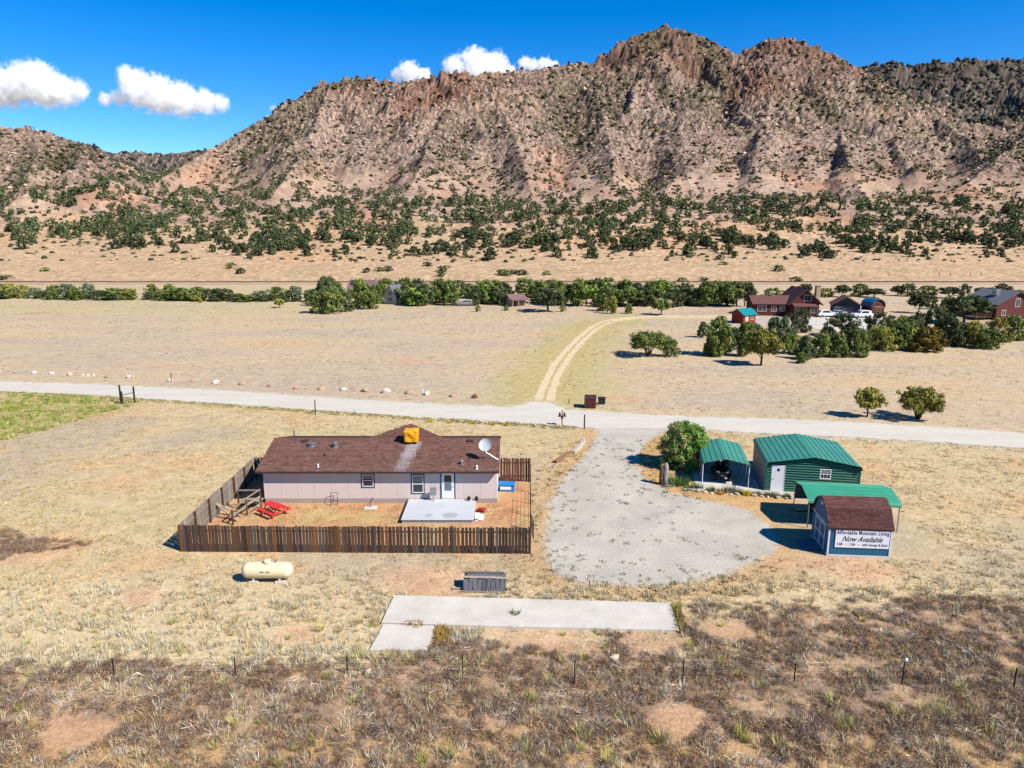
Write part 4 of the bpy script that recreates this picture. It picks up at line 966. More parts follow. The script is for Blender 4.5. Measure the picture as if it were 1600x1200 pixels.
# ================================================================== THINGS ON THE GROUND NEAR THE HOUSE
M_cream = mat('cream_paint', C(246, 226, 184, 1.6), rough=0.4, var=0.05, vscale=1.5); M_tan2 = mat('tan_stain', C(190, 140, 80), rough=0.7, var=0.15)
q = G(415, 913); pt = thing('propane_tank', (q.x, q.y + 0.45, 0), R(0.5), 'cream coloured horizontal propane tank on the dry grass', 'tank')
prof = [(0.02, -1.46)] + [(0.47 * math.sin(a), -1.06 - 0.40 * math.cos(a)) for a in [R(12 * k) for k in range(1, 8)]] + [(0.47, -1.06), (0.47, 1.06)] + [(0.47 * math.cos(a), 1.06 + 0.40 * math.sin(a)) for a in [R(12 * k) for k in range(1, 8)]] + [(0.02, 1.46)]
MB().lathe(prof, 28, 'x', (0, 0, 0.66)).build('tank_body', M_cream, pt, smooth=True)
MB().lathe([(0.2, 1.08), (0.2, 1.24), (0.17, 1.30), (0.05, 1.33)], 16, 'z', (0.0, 0, 0)).build('dome_lid', M_cream, pt, smooth=True)
MB().lathe([(0.05, 1.08), (0.05, 1.24), (0.06, 1.26), (0.02, 1.27)], 8, 'z', (0.52, 0, 0)).build('valve', M_steel, pt)
for s in (-0.75, 0.75):
    MB().b2(s - 0.06, s + 0.06, -0.3, 0.3, 0.1, 0.32).build('foot', M_cream, pt); MB().b2(s - 0.25, s + 0.25, -0.38, 0.38, -0.04, 0.098).build('block', M_conc, pt)
for s in (-0.16, 0.16):
    t = MB(); t.b2(s - 0.1, s + 0.1, -0.478, -0.462, 0.74, 0.78); t.build('label_mark', M_dark, pt)
# old dark cattle feeder: plank box with a sloping lid
M_old = mat('charred_wood', C(108, 106, 112), rough=0.95, var=0.35, vscale=3, fine=0.2, stretch=(5, 5, 1), objrand=0.25); M_old2 = mat('grey_plank', C(186, 168, 150), rough=0.95, var=0.25, vscale=4, objrand=0.2)
q = G(756, 926); fd = thing('old_plank_bin', (q.x, q.y, 0), R(-3.5), 'dark weathered plank bin with a sloping lid beside the concrete slab', 'bin'); fd.scale = (1, 1, 0.72)
for k in range(9):
    w = 2.28 / 9; b = MB(); x = -1.14 + w * k
    b.box((x + w / 2, 0.22 + 0.012 * ((k * 5) % 3), 0.44 + 0.02 * ((k * 3) % 4)), (w - 0.02 - 0.015 * (k % 2), 0.03, 0.80 + 0.09 * ((k * 7) % 3)), Matrix.Rotation(R(-34), 3, 'X') @ Matrix.Rotation(R(((k * 11) % 7 - 3) * 0.9), 3, 'Y')); b.build('plank', M_old, fd)
for k in range(3):
    MB().box((0.02 + 0.06 * k - 0.1 * (k == 2), 0.55 + 0.2 * k, 0.90 + 0.05 * k), (2.36 - 0.16 * k, 0.19, 0.035), Matrix.Rotation(R(14), 3, 'X') @ Matrix.Rotation(R((1.6, -0.8, 2.2)[k]), 3, 'Z') @ Matrix.Rotation(R((1.5, -1, 1)[k]), 3, 'Y')).build('lid_plank', M_old if k else M_old2, fd)
for s in (-1.16, 1.16):
    MB().prism([(-0.02, -0.04), (0.42, 0.84), (1.02, 0.98), (1.02, -0.04)], s - 0.02, s + 0.02, 'x').build('end_board', M_old, fd)
MB().b2(-1.14, 1.14, 0.98, 1.01, -0.04, 0.95).build('back_board', M_old, fd)
MB().b2(-1.3, 1.25, -0.05, 0.03, 0.04, 0.12).build('bottom_rail', M_old2, fd)
MB().box((-1.35, 0.3, 0.1), (0.9, 0.09, 0.06), Matrix.Rotation(R(6), 3, 'Z')).build('skid', M_old2, fd); MB().box((1.3, 0.35, 0.18), (0.6, 0.08, 0.06)).build('skid', M_old2, fd)
# concrete slab of a vanished building, in two pours
sl1 = [G2(616, 933), G2(1047, 945), G2(1061, 988), G2(838, 983), G2(680, 979), G2(596, 976)]; sl2 = [G2(599, 977.5), G2(679, 980.5), G2(668, 1018), G2(577, 1019)]
for nm, pl_, z, lb in (('concrete_slab', sl1, 0.12, 'long pale concrete slab in the dry grass'), ('concrete_slab', sl2, 0.10, 'smaller square concrete pad joined to the long slab')):
    o = MB().prism(pl_, -0.08, z, 'z').build(nm, M_conc); tagit(o, lb, 'slab')
# dumpster and green utility box by the road
M_dump = mat('red_brown_steel', C(138, 76, 66), rough=0.6, var=0.15, vscale=3); M_dgr = mat('dark_green_enamel', C(48, 62, 52), rough=0.5, var=0.1)
q = G(922, 638); du = thing('dumpster', (q.x, q.y, 0), R(-8), 'reddish brown steel dumpster beside the gravel road', 'dumpster')
b = MB(); b.prism([(-0.1, 0.05), (-0.25, 1.15), (1.3, 1.15), (1.05, 0.05)], -0.66, 0.66, 'x'); b.build('bin', M_dump, du, bevel=0.02)
for k in range(4): MB().box((-0.5 + 0.33 * k, -0.2, 0.6), (0.06, 0.06, 1.0), Matrix.Rotation(R(7.5), 3, 'X')).build('rib', M_dump, du)
for s in (-0.34, 0.34): MB().box((s, 0.5, 1.22), (0.66, 1.62, 0.05), Matrix.Rotation(R(4), 3, 'X')).build('lid', mat('dark_lid', C(84, 52, 48), rough=0.7), du)
for s in (-0.55, 0.55): wheel(du, s, 0.1, 0.08, 0.06, M_dark, 'caster')
q = G(940, 632); ub = thing('utility_box', (q.x, q.y, 0), R(-6), 'dark green utility box next to the dumpster', 'utility box')
MB().b2(-0.4, 0.4, -0.3, 0.3, -0.03, 0.75).build('cabinet', M_dgr, ub, bevel=0.02); MB().box((0, -0.02, 0.8), (0.9, 0.7, 0.08), Matrix.Rotation(R(5), 3, 'X')).build('lid', M_dgr, ub, bevel=0.02); MB().b2(-0.5, 0.5, -0.4, 0.4, -0.05, 0.05).build('pad', M_conc, ub)
# sign-like red ornament on a post and the plain posts
M_redo = mat('dark_red_paint', C(112, 30, 36), rough=0.6, var=0.1); M_post = mat('dark_post_wood', C(66, 54, 48), rough=0.9, var=0.2)
q = G(878, 664.5); mk = thing('mailbox_post', (q.x, q.y, 0), 0, 'dark red post with three small boxes at the roadside', 'post')
MB().tube([(0, 0, -0.1), (0, 0, 1.65)], 0.05, 8).build('post', M_redo, mk); MB().b2(-0.42, 0.42, -0.05, 0.05, 0.92, 1.02).build('cross_arm', M_redo, mk)
for x, h in ((-0.24, 1.02), (0.24, 1.02), (0.0, 0.7)):
    b = MB(); b.prism([(x - 0.1, h), (x + 0.1, h), (x + 0.1, h + 0.22), (x + 0.06, h + 0.3), (x - 0.06, h + 0.3), (x - 0.1, h + 0.22)], -0.2, 0.2, 'y'); b.build('box', M_redo, mk)
def post(px, pyb, pyt, r, label, m=M_post, cat='post', group=None, name='wooden_post'):
    q = G(px, pyb); h = HC - (q.y) * math.tan(PITCH + math.atan((pyt - 600) / FPX))
    o = thing(name, (q.x, q.y, 0), 0, label, cat, group); MB().tube([(0, 0, -0.15), (0, 0, h * 0.5), (0.01, 0, h)], [r, r, r * 0.93], 8).build('shaft', m, o)
    MB().lathe([(r * 0.93, h), (r * 0.6, h + 0.02)], 8, 'z', (0.01, 0, 0)).build('cap', m, o); return o
post(913, 670, 648, 0.07, 'tall dark post at the mouth of the gravel driveway')
post(493, 648, 625, 0.06, 'dark wooden post beside the road verge behind the house')
post(461, 700, 672, 0.05, 'thin dark post standing just behind the house roof')
post(889, 631, 623, 0.05, 'short dark stake near the junction of the sandy track')
post(553.5, 648, 640, 0.03, 'thin stake on the road verge behind the house'); post(268, 597, 583, 0.05, 'leaning stake beside a white boulder on the field edge')
gp = thing('brace_posts', (*G2(195, 630), 0), R(-14), 'three dark posts with a cross rail at the green weed patch', 'posts')
for x, y, h in ((-0.62, 0.1, 2.1), (0.05, -0.4, 1.5), (0.85, 0.6, 1.9)): MB().tube([(x, y, -0.1), (x + 0.03, y, h)], 0.1, 8).build('post', M_post, gp)
MB().tube([(0.05, -0.4, 1.05), (0.85, 0.6, 1.2)], 0.04, 6).build('rail', M_post, gp); MB().tube([(-0.62, 0.1, 0.9), (0.05, -0.4, 1.3)], 0.04, 6).build('rail', M_post, gp)
# timbers edging the drive
M_timb = mat('old_timber', C(160, 122, 92), rough=0.9, var=0.2, vscale=3); M_timw = mat('whitewashed_timber', C(216, 206, 190), rough=0.9, var=0.12)
for nm, a, b_, m_, lb in (('landscape_timber', (868, 724), (893, 708), M_timb, 'brown timber edging the grass beside the driveway'), ('landscape_timber', (897, 709), (914, 691), M_timw, 'bleached pale timber edging the grass beside the driveway')):
    p0, p1 = G(*a), G(*b_); dd = p1 - p0; o = thing(nm, (p0 + p1) / 2, math.atan2(dd.y, dd.x), lb, 'timber')
    MB().b2(-dd.length / 2, dd.length / 2, -0.12, 0.12, -0.03, 0.24).build('beam', m_, o, bevel=0.02); MB().b2(-dd.length / 2, dd.length / 2, 0.14, 0.36, -0.03, 0.14).build('lower_beam', m_, o, bevel=0.02)
# carved old stump by the driveway
M_stump = mat('bleached_stump', C(176, 170, 162), rough=0.95, var=0.35, vscale=5, bump=0.8, bscale=12, bdist=0.05); M_stump2 = mat('red_brown_stump', C(120, 84, 70), rough=0.95, var=0.3, vscale=5)
q = G(1037, 757); sp = thing('tree_stump', (q.x, q.y, 0), 0, 'tall bleached dead stump standing beside the driveway', 'stump')
MB().tube([(0.1, 0, -0.1), (0.12, 0.02, 0.5), (0.1, 0, 0.95), (0.16, 0, 1.4), (0.12, 0, 1.78)], [0.28, 0.2, 0.24, 0.2, 0.12], 9).build('trunk', M_stump, sp, smooth=True)
MB().tube([(-0.22, 0, -0.1), (-0.25, 0, 0.6), (-0.2, 0, 1.25), (-0.22, 0, 1.55)], [0.17, 0.14, 0.15, 0.08], 8).build('side_trunk', M_stump2, sp, smooth=True)
MB().tube([(-0.1, -0.3, 0.02), (0.4, -0.45, 0.06), (0.85, -0.5, 0.04)], [0.12, 0.1, 0.05], 7).build('root', M_stump, sp, smooth=True)
# foreground wire fence: slim steel posts and strands
wfn = thing('wire_fence', (0, 0, 0), 0, 'wire fence on slim dark steel posts crossing the brush', 'fence')
posts = [(-10, 1060, 1032), (179, 1058, 1029), (368.5, 1057, 1026), (543, 1053, 1024), (723, 1057, 1023), (897.5, 1069, 1030), (1066.6, 1064, 1029), (1240.5, 1067, 1036), (1409, 1069, 1034), (1583, 1077, 1044), (1760, 1085, 1052)]
tops = []
for px, pyb, pyt in posts:
    q = G(px, pyb); h = HC - q.y * math.tan(PITCH + math.atan((pyt - 600) / FPX)); tops.append((q, h))
    b = MB(); b.b2(q.x - 0.025, q.x + 0.025, q.y - 0.012, q.y + 0.012, -0.15, h); b.b2(q.x - 0.007, q.x + 0.007, q.y - 0.05, q.y - 0.0125, -0.15, h); b.build('post', M_dark, wfn)
for k in (0.3, 0.6, 0.92):
    MB().tube([(q.x, q.y - 0.055, h * k) for q, h in tops], 0.0045, 4, False).build('wire', M_dark, wfn)
q, h = tops[8]; bagm = MB().lathe([(0.02, -0.06), (0.07, -0.04), (0.09, 0.02), (0.05, 0.08), (0.02, 0.1)], 9, 'z'); bagm.v = [(v[0] + 0.03 * math.sin(9 * v[2]), v[1], v[2] + 0.02 * math.sin(7 * v[0])) for v in bagm.v]
o = bagm.build('plastic_bag', M_white, smooth=True, loc=(q.x + 0.04, q.y, h + 0.08)); tagit(o, 'scrap of white plastic bag caught on top of a fence post', 'bag')
post(547, 1036, 970, 0.022, 'tall thin pale marker pole near the small concrete pad', M_timw, 'pole', None, 'marker_pole'); post(921, 918, 907, 0.025, 'short thin stake at the edge of the gravel turnaround')
post(661, 615.5, 608, 0.05, 'white marker stake by the boulders along the road', M_white, 'stake', None, 'marker_stake')
# ------------------------------------------------ rocks
def rock_mesh(seed, m, sub=2, flat=0.7):
    rng = random.Random(seed); bm = bmesh.new(); bmesh.ops.create_icosphere(bm, subdivisions=sub, radius=1.0)
    cuts = [(Vector((rng.gauss(0, 1), rng.gauss(0, 1), rng.gauss(0, 0.7))).normalized(), rng.uniform(0.62, 0.9)) for _ in range(9)]
    for v in bm.verts:
        p = v.co.copy()
        for n, d in cuts:
            e = p.dot(n) - d
            if e > 0: p -= n * e
        v.co = Vector((p.x, p.y * 0.85, max(p.z, -0.5) * flat))
    me = bpy.data.meshes.new('boulder'); bm.to_mesh(me); bm.free(); me.materials.append(m); return me
M_rw = mat('white_boulder', C(230, 216, 200, 1.85), rough=0.9, var=0.15, vscale=1.5, bump=0.5, bscale=4); M_rb = mat('brown_boulder', C(206, 172, 144), rough=0.95, var=0.25, vscale=2, bump=0.5, bscale=4); M_rr = mat('reddish_boulder', C(146, 88, 70), rough=0.95, var=0.25, vscale=2)
RW = [rock_mesh(k, M_rw) for k in range(5)]; RB = [rock_mesh(20 + k, M_rb) for k in range(3)]; RR = [rock_mesh(40 + k, M_rr) for k in range(2)]
bl = [(x / 2.963, 380 + y / 2.963, w, c) for x, y, w, c in ((0, 593, 12, 0), (70, 600, 22, 1), (158, 604, 34, 0), (240, 606, 30, 0), (322, 611, 32, 0), (385, 613, 18, 0), (408, 614, 18, 0), (434, 614, 20, 0), (497, 622, 36, 1), (597, 622, 34, 0),
      (790, 637, 30, 0), (895, 641, 34, 1), (1000, 648, 40, 0), (1123, 653, 38, 1), (1250, 664, 36, 1), (1370, 673, 34, 1), (1590, 680, 30, 1))]
bl += [(480 + x / 3.333, 400 + y / 3.333, w, c) for x, y, w, c in ((75, 695, 44, 1), (190, 700, 36, 0), (300, 705, 44, 2), (412, 712, 52, 0), (530, 717, 50, 1), (622, 722, 40, 0), (757, 732, 38, 1), (873, 738, 40, 3))]
for i, (px, py, w, c) in enumerate(bl):
    q = G(px, py); s = w / 2.963 / pxm(q.y) / 2 * 0.88
    lab = ('white boulder in the row along the far edge of the gravel road', 'tan boulder in the row along the far edge of the gravel road', 'dark low boulder in the row beside the gravel road', 'reddish boulder at the end of the row near the sandy track')[c]
    me = (RW, RB, RB, RR)[c]; me = me[i % len(me)]
    o = link(bpy.data.objects.new('boulder', me), None, (q.x, q.y, s * 0.25), rnd.uniform(0, 6)); o.scale = (s * 1.1, s, s * 1.05); tagit(o, lab, 'boulder', 'boulders along the gravel road' if c < 2 else None)
M_bw = mat('border_stone', C(224, 206, 178), rough=0.95, var=0.2, vscale=2, objrand=0.25); RS_ = [rock_mesh(60 + k, M_bw, 1) for k in range(4)]
for i in range(46):                                                  # stone border along the near road verge
    t = i / 45; px = 655 + 225 * t; py = 653.5 + 13 * t + rnd.uniform(-1.2, 1.2); q = G(px, py); s = rnd.uniform(0.1, 0.24)
    o = link(bpy.data.objects.new('border_stone', RS_[i % 4]), None, (q.x, q.y, s * 0.3), rnd.uniform(0, 6)); o.scale = (s * 1.3, s, s)
    tagit(o, 'small pale stone in the border along the near road verge', 'stone', 'stones bordering the road verge')
for i, (px, py) in enumerate(((1102, 770), (1112, 771), (1126, 772), (1142, 773), (1152, 773), (1178, 775), (1190, 776), (1200, 777), (1215, 778), (1228, 779), (1238, 779), (1090, 768), (868, 727), (865, 729), (908, 692), (912, 687), (903, 705), (960, 1030), (705, 1030), (712, 1031), (214, 1055), (25, 1048), (76, 1020), (576, 1051))):
    q = G(px, py); s = rnd.uniform(0.14, 0.26); near = 'edging the plant bed in front of the carport' if i < 12 else ('at the ends of the driveway timbers' if i < 17 else 'lying in the foreground brush')
    o = link(bpy.data.objects.new('pale_stone', RS_[i % 4]), None, (q.x, q.y, s * 0.3), rnd.uniform(0, 6)); o.scale = (s * 1.4, s, s)
    tagit(o, 'pale stone ' + near, 'stone', 'pale stones ' + near)
q = G(1085, 767); wp = thing('wooden_plank', (q.x, q.y, 0), R(-6), 'pale plank lying at the edge of the plant bed', 'plank'); MB().b2(-0.8, 0.8, -0.12, 0.12, 0.05, 0.16).build('plank', M_timw, wp); MB().b2(-0.7, -0.55, -0.1, 0.1, -0.03, 0.048).build('rest', M_timb, wp); MB().b2(0.55, 0.7, -0.1, 0.1, -0.03, 0.048).build('rest', M_timb, wp)

# ================================================================== HOUSES AND CARS ACROSS THE FIELD
M_rw_ = mat('dark_red_boards', C(110, 48, 44), rough=0.8, var=0.12, vscale=1.5, stretch=(1, 1, 6)); M_rbr = mat('brown_roof', C(124, 82, 76), rough=0.9, var=0.12, vscale=1, fine=0.1, fscale=6); M_navy = mat('dark_blue_boards', C(62, 66, 84), rough=0.8, var=0.1)
M_stone = mat('chimney_stone', C(206, 186, 152), rough=0.95, var=0.25, vscale=1.6); M_teal = mat('teal_metal', C(30, 140, 150, 1.7), rough=0.4, var=0.06); M_grr = mat('grey_roof', C(122, 122, 130), rough=0.8, var=0.12); M_red2 = mat('red_boards', C(170, 56, 40), rough=0.8, var=0.1); M_bluer = mat('blue_teal_metal', C(44, 130, 160, 1.7), rough=0.4); M_trim2 = mat('cream_trim', C(224, 214, 196), rough=0.7); M_tanw = mat('tan_boards', C(196, 170, 140), rough=0.85, var=0.1); M_mauve = mat('mauve_roof', C(140, 112, 112), rough=0.9, var=0.1)
def gable_house(root, W, D, he, hr, wall, roof, axis='x', ov=0.4, wins=(), doors=(), x0=0.0, y0=0.0, pre=''):
    """block W x D from (x0,y0); ridge along axis; wins: (x,z,w,h) on the front face (-y)"""
    MB().b2(x0, x0 + W, y0, y0 + D, -0.1, he).build(pre + 'wall', wall, root)
    r = MB(); t = 0.14
    if axis == 'x':
        s = (hr - he) / (D / 2); e = he - ov * s; m_ = y0 + D / 2
        r.prism([(y0 - ov, e), (m_, hr), (y0 + D + ov, e), (y0 + D + ov, e + t), (m_, hr + t), (y0 - ov, e + t)], x0 - ov, x0 + W + ov, 'x')
        g = [(y0, he), (y0 + D, he), (m_, hr)]
        for x in (x0, x0 + W - 0.1): MB().prism(g, x, x + 0.1, 'x').build(pre + 'gable', wall, root)
    else:
        s = (hr - he) / (W / 2); e = he - ov * s; m_ = x0 + W / 2
        r.prism([(x0 - ov, e), (m_, hr), (x0 + W + ov, e), (x0 + W + ov, e + t), (m_, hr + t), (x0 - ov, e + t)], y0 - ov, y0 + D + ov, 'y')
        g = [(x0, he), (x0 + W, he), (m_, hr)]
        for y in (y0, y0 + D - 0.1): MB().prism(g, y, y + 0.1, 'y').build(pre + 'gable', wall, root)
    ro = r.build(pre + 'roof', roof, root)
    for (x, z, w, h) in wins:
        o = MB().b2(x - w / 2, x + w / 2, y0 - 0.05, y0 - 0.003, z, z + h).build('window', M_glass, root)
        f = MB(); e = 0.12
        f.b2(x - w / 2 - e, x + w / 2 + e, y0 - 0.09, y0 - 0.004, z + h + 0.001, z + h + e); f.b2(x - w / 2 - e, x + w / 2 + e, y0 - 0.09, y0 - 0.004, z - e, z - 0.001)
        for s_ in (-1, 1): f.b2(x + s_ * (w / 2 + 0.001), x + s_ * (w / 2 + e), y0 - 0.089, y0 - 0.004, z, z + h)
        f.b2(x - 0.04, x + 0.04, y0 - 0.07, y0 - 0.051, z, z + h); f.build('frame', M_trim2, o)
    for (x, w, h, m) in doors: MB().b2(x - w / 2, x + w / 2, y0 - 0.06, y0 - 0.003, -0.05, h).build('door', m, root)
    return ro
q = G(1177, 493); L_ = thing('lodge_house', (q.x, q.y, 0), R(-4), 'large dark red lodge house with brown roof and stone chimney', 'house')
S = pxm(q.y)
gable_house(L_, 8.5, 7, 2.9, 4.4, M_rw_, M_rbr, 'x', 0.5, wins=((1.9, 1.1, 1.9, 1.2), (4.6, 1.1, 1.0, 1.1), (6.6, 1.1, 1.0, 1.1)))
gable_house(L_, 6.4, 10, 3.4, 6.3, M_rw_, M_rbr, 'y', 0.8, wins=((8.5 + 1.6, 0.9, 1.6, 1.4), (8.5 + 3.2, 3.7, 1.5, 1.3), (8.5 + 4.9, 0.9, 1.4, 1.4)), doors=((8.5 + 3.3, 1.1, 2.1, M_woodd),), x0=8.0, y0=-1.5, pre='main_')
b = MB(); b.slab([(8.2, -3.6, 2.6), (13.6, -3.6, 2.6), (13.6, -1.5, 3.1), (8.2, -1.5, 3.1)], 0.12); b.build('porch_roof', M_rbr, L_)
for x in (8.4, 11.0, 13.4): MB().b2(x - 0.1, x + 0.1, -3.5, -3.3, -0.1, 2.5).build('porch_post', M_woodd, L_)
for z in (0.5, 0.95): MB().b2(6.4, 13.4, -3.46, -3.38, z, z + 0.08).build('railing', M_woodd, L_)
MB().b2(14.45, 15.5, 1.2, 2.4, -0.1, 6.9).build('chimney', M_stone, L_, bevel=0.05); MB().b2(14.35, 15.6, 1.1, 2.5, 6.9, 7.05).build('chimney_cap', M_stone, L_)
MB().lathe([(0.05, 4.4), (0.05, 4.9), (0.55, 5.3), (0.5, 5.35), (0.05, 5.0)], 12, 'z', (5.2, 3.2, 0)).build('satellite_dish', M_white, L_)
q = G(1300, 491); L_ = thing('low_garage', (q.x, q.y, 0), R(-20), 'low dark garage with brown roof beside the parked cars', 'garage')
gable_house(L_, 6.0, 7.5, 2.3, 4.1, M_navy, M_rbr, 'y', 0.4, doors=((3, 3.2, 2.0, mat('grey_door', C(96, 96, 108), rough=0.7)),), wins=((0.9, 1.0, 0.7, 0.7),))
q = G(1361, 492); L_ = thing('barn_shed', (q.x, q.y, 0), R(8), 'small dark barn shed with rounded blue metal roof', 'shed')
MB().b2(0, 3.3, 0, 4, -0.1, 2.0).build('wall', M_rw_, L_)
gm2 = [(-0.2, 1.9), (0.15, 2.9), (0.9, 3.5), (1.65, 3.7), (2.4, 3.5), (3.15, 2.9), (3.5, 1.9)]
MB().prism(gm2, 0.1, 3.9, 'y').build('gable', M_rw_, L_); r_ = MB(); r_.prism([(x, z + 0.12) for x, z in gm2] + [(x, z) for x, z in reversed(gm2)], -0.2, 4.2, 'y'); r_.build('roof', M_bluer, L_)
MB().b2(0.7, 2.6, -0.06, -0.003, -0.05, 1.9).build('door', M_woodd, L_); MB().b2(0.6, 2.7, -0.09, -0.061, 1.85, 1.95).build('trim', M_trim2, L_)
q = G(1161, 506); L_ = thing('small_red_shed', (q.x, q.y, 0), R(28), 'small red shed with bright teal metal roof among junipers', 'shed')
gable_house(L_, 3.6, 3.4, 2.0, 3.0, M_red2, M_teal, 'x', 0.35, doors=((1.0, 0.9, 1.9, M_trim2),), wins=((2.5, 0.9, 0.7, 0.7),))
q = G(1555, 500); L_ = thing('red_cabin', (q.x, q.y, 0), R(14), 'dark red two storey cabin with grey roof behind the junipers', 'house')
gable_house(L_, 11, 9, 3.6, 6.2, M_rw_, M_grr, 'y', 0.6, wins=((5.6, 2.9, 1.2, 1.7), (2.0, 1.0, 1.0, 1.1), (8.6, 1.0, 1.0, 1.1)))
MB().b2(2.6, 3.7, 3, 4.2, 5.2, 6.6).build('roof_cooler', M_steel, L_); MB().b2(-5, -0.02, 0.5, 4.0, 0.55, 0.7).build('deck', M_woodd, L_)
for x in (-4.8, -2.5, -0.2): MB().b2(x - 0.07, x + 0.07, 0.5, 0.64, -0.1, 1.7).build('deck_post', M_woodd, L_)
MB().b2(-4.9, -0.1, 0.52, 0.58, 1.5, 1.6).build('deck_rail', M_woodd, L_)
for z in (0.95, 1.2): MB().b2(-4.9, -0.1, 0.52, 0.58, z, z + 0.06).build('deck_rail', M_woodd, L_)
q = G(799, 479); L_ = thing('small_cabin', (q.x, q.y, 0), R(26), 'small pale cabin with porch among the valley trees', 'cabin')
gable_house(L_, 4.2, 3.8, 1.9, 3.0, M_tanw, M_mauve, 'x', 0.5, doors=((1.1, 0.9, 1.7, M_woodd),), wins=((2.9, 0.7, 0.9, 0.9),))
b = MB(); b.slab([(-0.4, -1.5, 1.75), (4.6, -1.5, 1.75), (4.6, -0.4, 2.0), (-0.4, -0.4, 2.0)], 0.1); b.build('porch_roof', M_mauve, L_)
for x in (-0.2, 1.5, 4.4): MB().b2(x - 0.08, x + 0.08, -1.4, -1.24, -0.1, 1.68).build('porch_post', M_tanw, L_)
q = G(527, 474); L_ = thing('valley_house', (q.x, q.y + 14, 0), R(-4), 'low house with long mauve roof half hidden by valley trees', 'house')
gable_house(L_, 8.0, 7, 3.0, 5.2, M_rw_, M_mauve, 'x', 0.5, wins=((2, 1.1, 1.2, 1.1), (5.5, 1.1, 1.2, 1.1))); MB().b2(7.2, 8.0, 3, 3.8, 4.4, 6.0).build('chimney', M_stone, L_)
q = G(596, 477); L_ = thing('gabled_cabin', (q.x, q.y + 4, 0), R(-24), 'pale steep gabled cabin half hidden by valley trees', 'cabin')
gable_house(L_, 4.0, 5.5, 2.2, 5.0, M_trim2, M_grr, 'y', 0.35, wins=((2.0, 2.4, 0.9, 0.9), (2.0, 0.8, 1.2, 0.9)))
def car(px, py, rz, m, label, L=4.6, suv=True):
    q = G(px, py); o = thing('parked_car', (q.x, q.y, 0), rz, label, 'car', None); h = 1.7 if suv else 1.45
    b = MB(); b.prism([(-L / 2, 0.35), (-L / 2 + 0.02, 0.85), (-L / 2 + 0.1, 0.98), (-0.9, 1.02), (L / 2 - 0.25, 0.98), (L / 2, 0.8), (L / 2, 0.35)], -0.88, 0.88, 'y'); b.build('body', m, o, bevel=0.06)
    c = MB(); zb = 1.0
    c.prism([(-L / 2 + 0.35 if suv else -L / 2 + 1.0, zb), (-L / 2 + 0.6 if suv else -1.0, h - 0.08), (-0.4, h), (0.35, h - 0.08), (1.05, zb)], -0.76, 0.76, 'y'); c.build('cabin', m, o, bevel=0.05)
    for s in (-1, 1):
        w = MB(); w.prism([(-1.35, 1.04), (-1.25, h - 0.2), (-0.35, h - 0.16), (0.25, h - 0.2), (0.72, 1.04)], s * 0.765, s * 0.775, 'y'); w.build('side_window', M_glass, o)
        for x in (-L / 2 + 0.85, L / 2 - 0.85):
            wo = MB().lathe([(0.2, -0.11), (0.34, -0.1), (0.34, 0.1), (0.2, 0.11)], 14, 'y').build('wheel', M_rubber, o, loc=(x, s * 0.8, 0.32)); MB().lathe([(0.05, -0.115), (0.2, -0.112), (0.2, 0.112), (0.05, 0.115)], 10, 'y').build('rim', M_steel, wo)
        MB().b2(L / 2 - 0.05, L / 2 + 0.02, s * 0.6 - 0.18, s * 0.6 + 0.18, 0.65, 0.8).build('headlight', M_dish, o)
    MB().box((0.78, 0, 1.25), (0.03, 1.3, 0.5), Matrix.Rotation(R(-42), 3, 'Y')).build('windscreen', M_glass, o)
    return o
M_cw = mat('white_car_paint', C(240, 242, 246, 1.5), rough=0.2, var=0.0, spec=0.5); M_cs = mat('silver_car_paint', C(190, 196, 206), rough=0.25, var=0.0, metal=0.4); M_cb = mat('pale_blue_car_paint', C(176, 190, 214), rough=0.25, var=0.0)
car(1291, 495, R(4), M_cw, 'white suv parked in front of the low dark garage'); car(1309, 493.5, R(30), M_cb, 'pale blue car parked between white suv and garage', 4.4, False); car(1346, 496, R(188), M_cw, 'white car parked beside the barn shed', 4.8)
car(727, 477.5, R(178), M_cs, 'silver car parked among the valley trees', 4.6, False)
# fence posts along the railway, far off
for i, px in enumerate((1343, 1387, 1465, 1482, 1513, 1530, 1598)):
    y = 292; p = PY(px, 450, y); o = thing('fence_post', (p.x, y, ZZ(p.x, y)), 0, 'thin far fence post on the meadow above the railway', 'post', 'far fence posts above the railway')
    MB().tube([(0, 0, -0.3), (0, 0, 1.6)], 0.12, 5).build('shaft', M_post, o); MB().tube([(0, 0, 1.6), (0, 0, 1.7)], [0.12, 0.05], 5).build('tip', M_post, o)
# ================================================================== TREES
M_leaf = mat('juniper_foliage', None, rough=0.85, var=0.18, vscale=0.8, attr=True, spec=0.15, objrand=0.22)
M_bark = mat('juniper_bark', C(96, 76, 62), rough=0.95, var=0.25, vscale=6)
def leaf_faces(rng, centres, radii, tones, n_per, size, flat=0.75):
    """many small triangles clumped round the centres"""
    V, Cc = [], []
    for c, r, t in zip(centres, radii, tones):
        n = n_per
        d = rng.normal(size=(n, 3)); d /= np.linalg.norm(d, axis=1)[:, None]
        p = np.array(c) + d * r * (rng.rand(n, 1) ** 0.4) * np.array([1, 1, flat])
        a = rng.normal(size=(n, 3)); a /= np.linalg.norm(a, axis=1)[:, None]
        b = np.cross(a, d); b /= np.linalg.norm(b, axis=1)[:, None] + 1e-9; a2 = np.cross(b, d) + 0.6 * d * rng.normal(size=(n, 1))
        s = size * (0.6 + 0.8 * rng.rand(n, 1))
        V.append(np.stack([p - b * s * 0.6, p + b * s * 0.6, p + a2 * s], 1))
        k = np.array(t) * (0.8 + 0.4 * rng.rand(n, 1)); Cc.append(np.repeat(k[:, None, :], 3, 1))
    V = np.concatenate(V).reshape(-1, 3); Cc = np.concatenate(Cc).reshape(-1, 3)
    return V, Cc
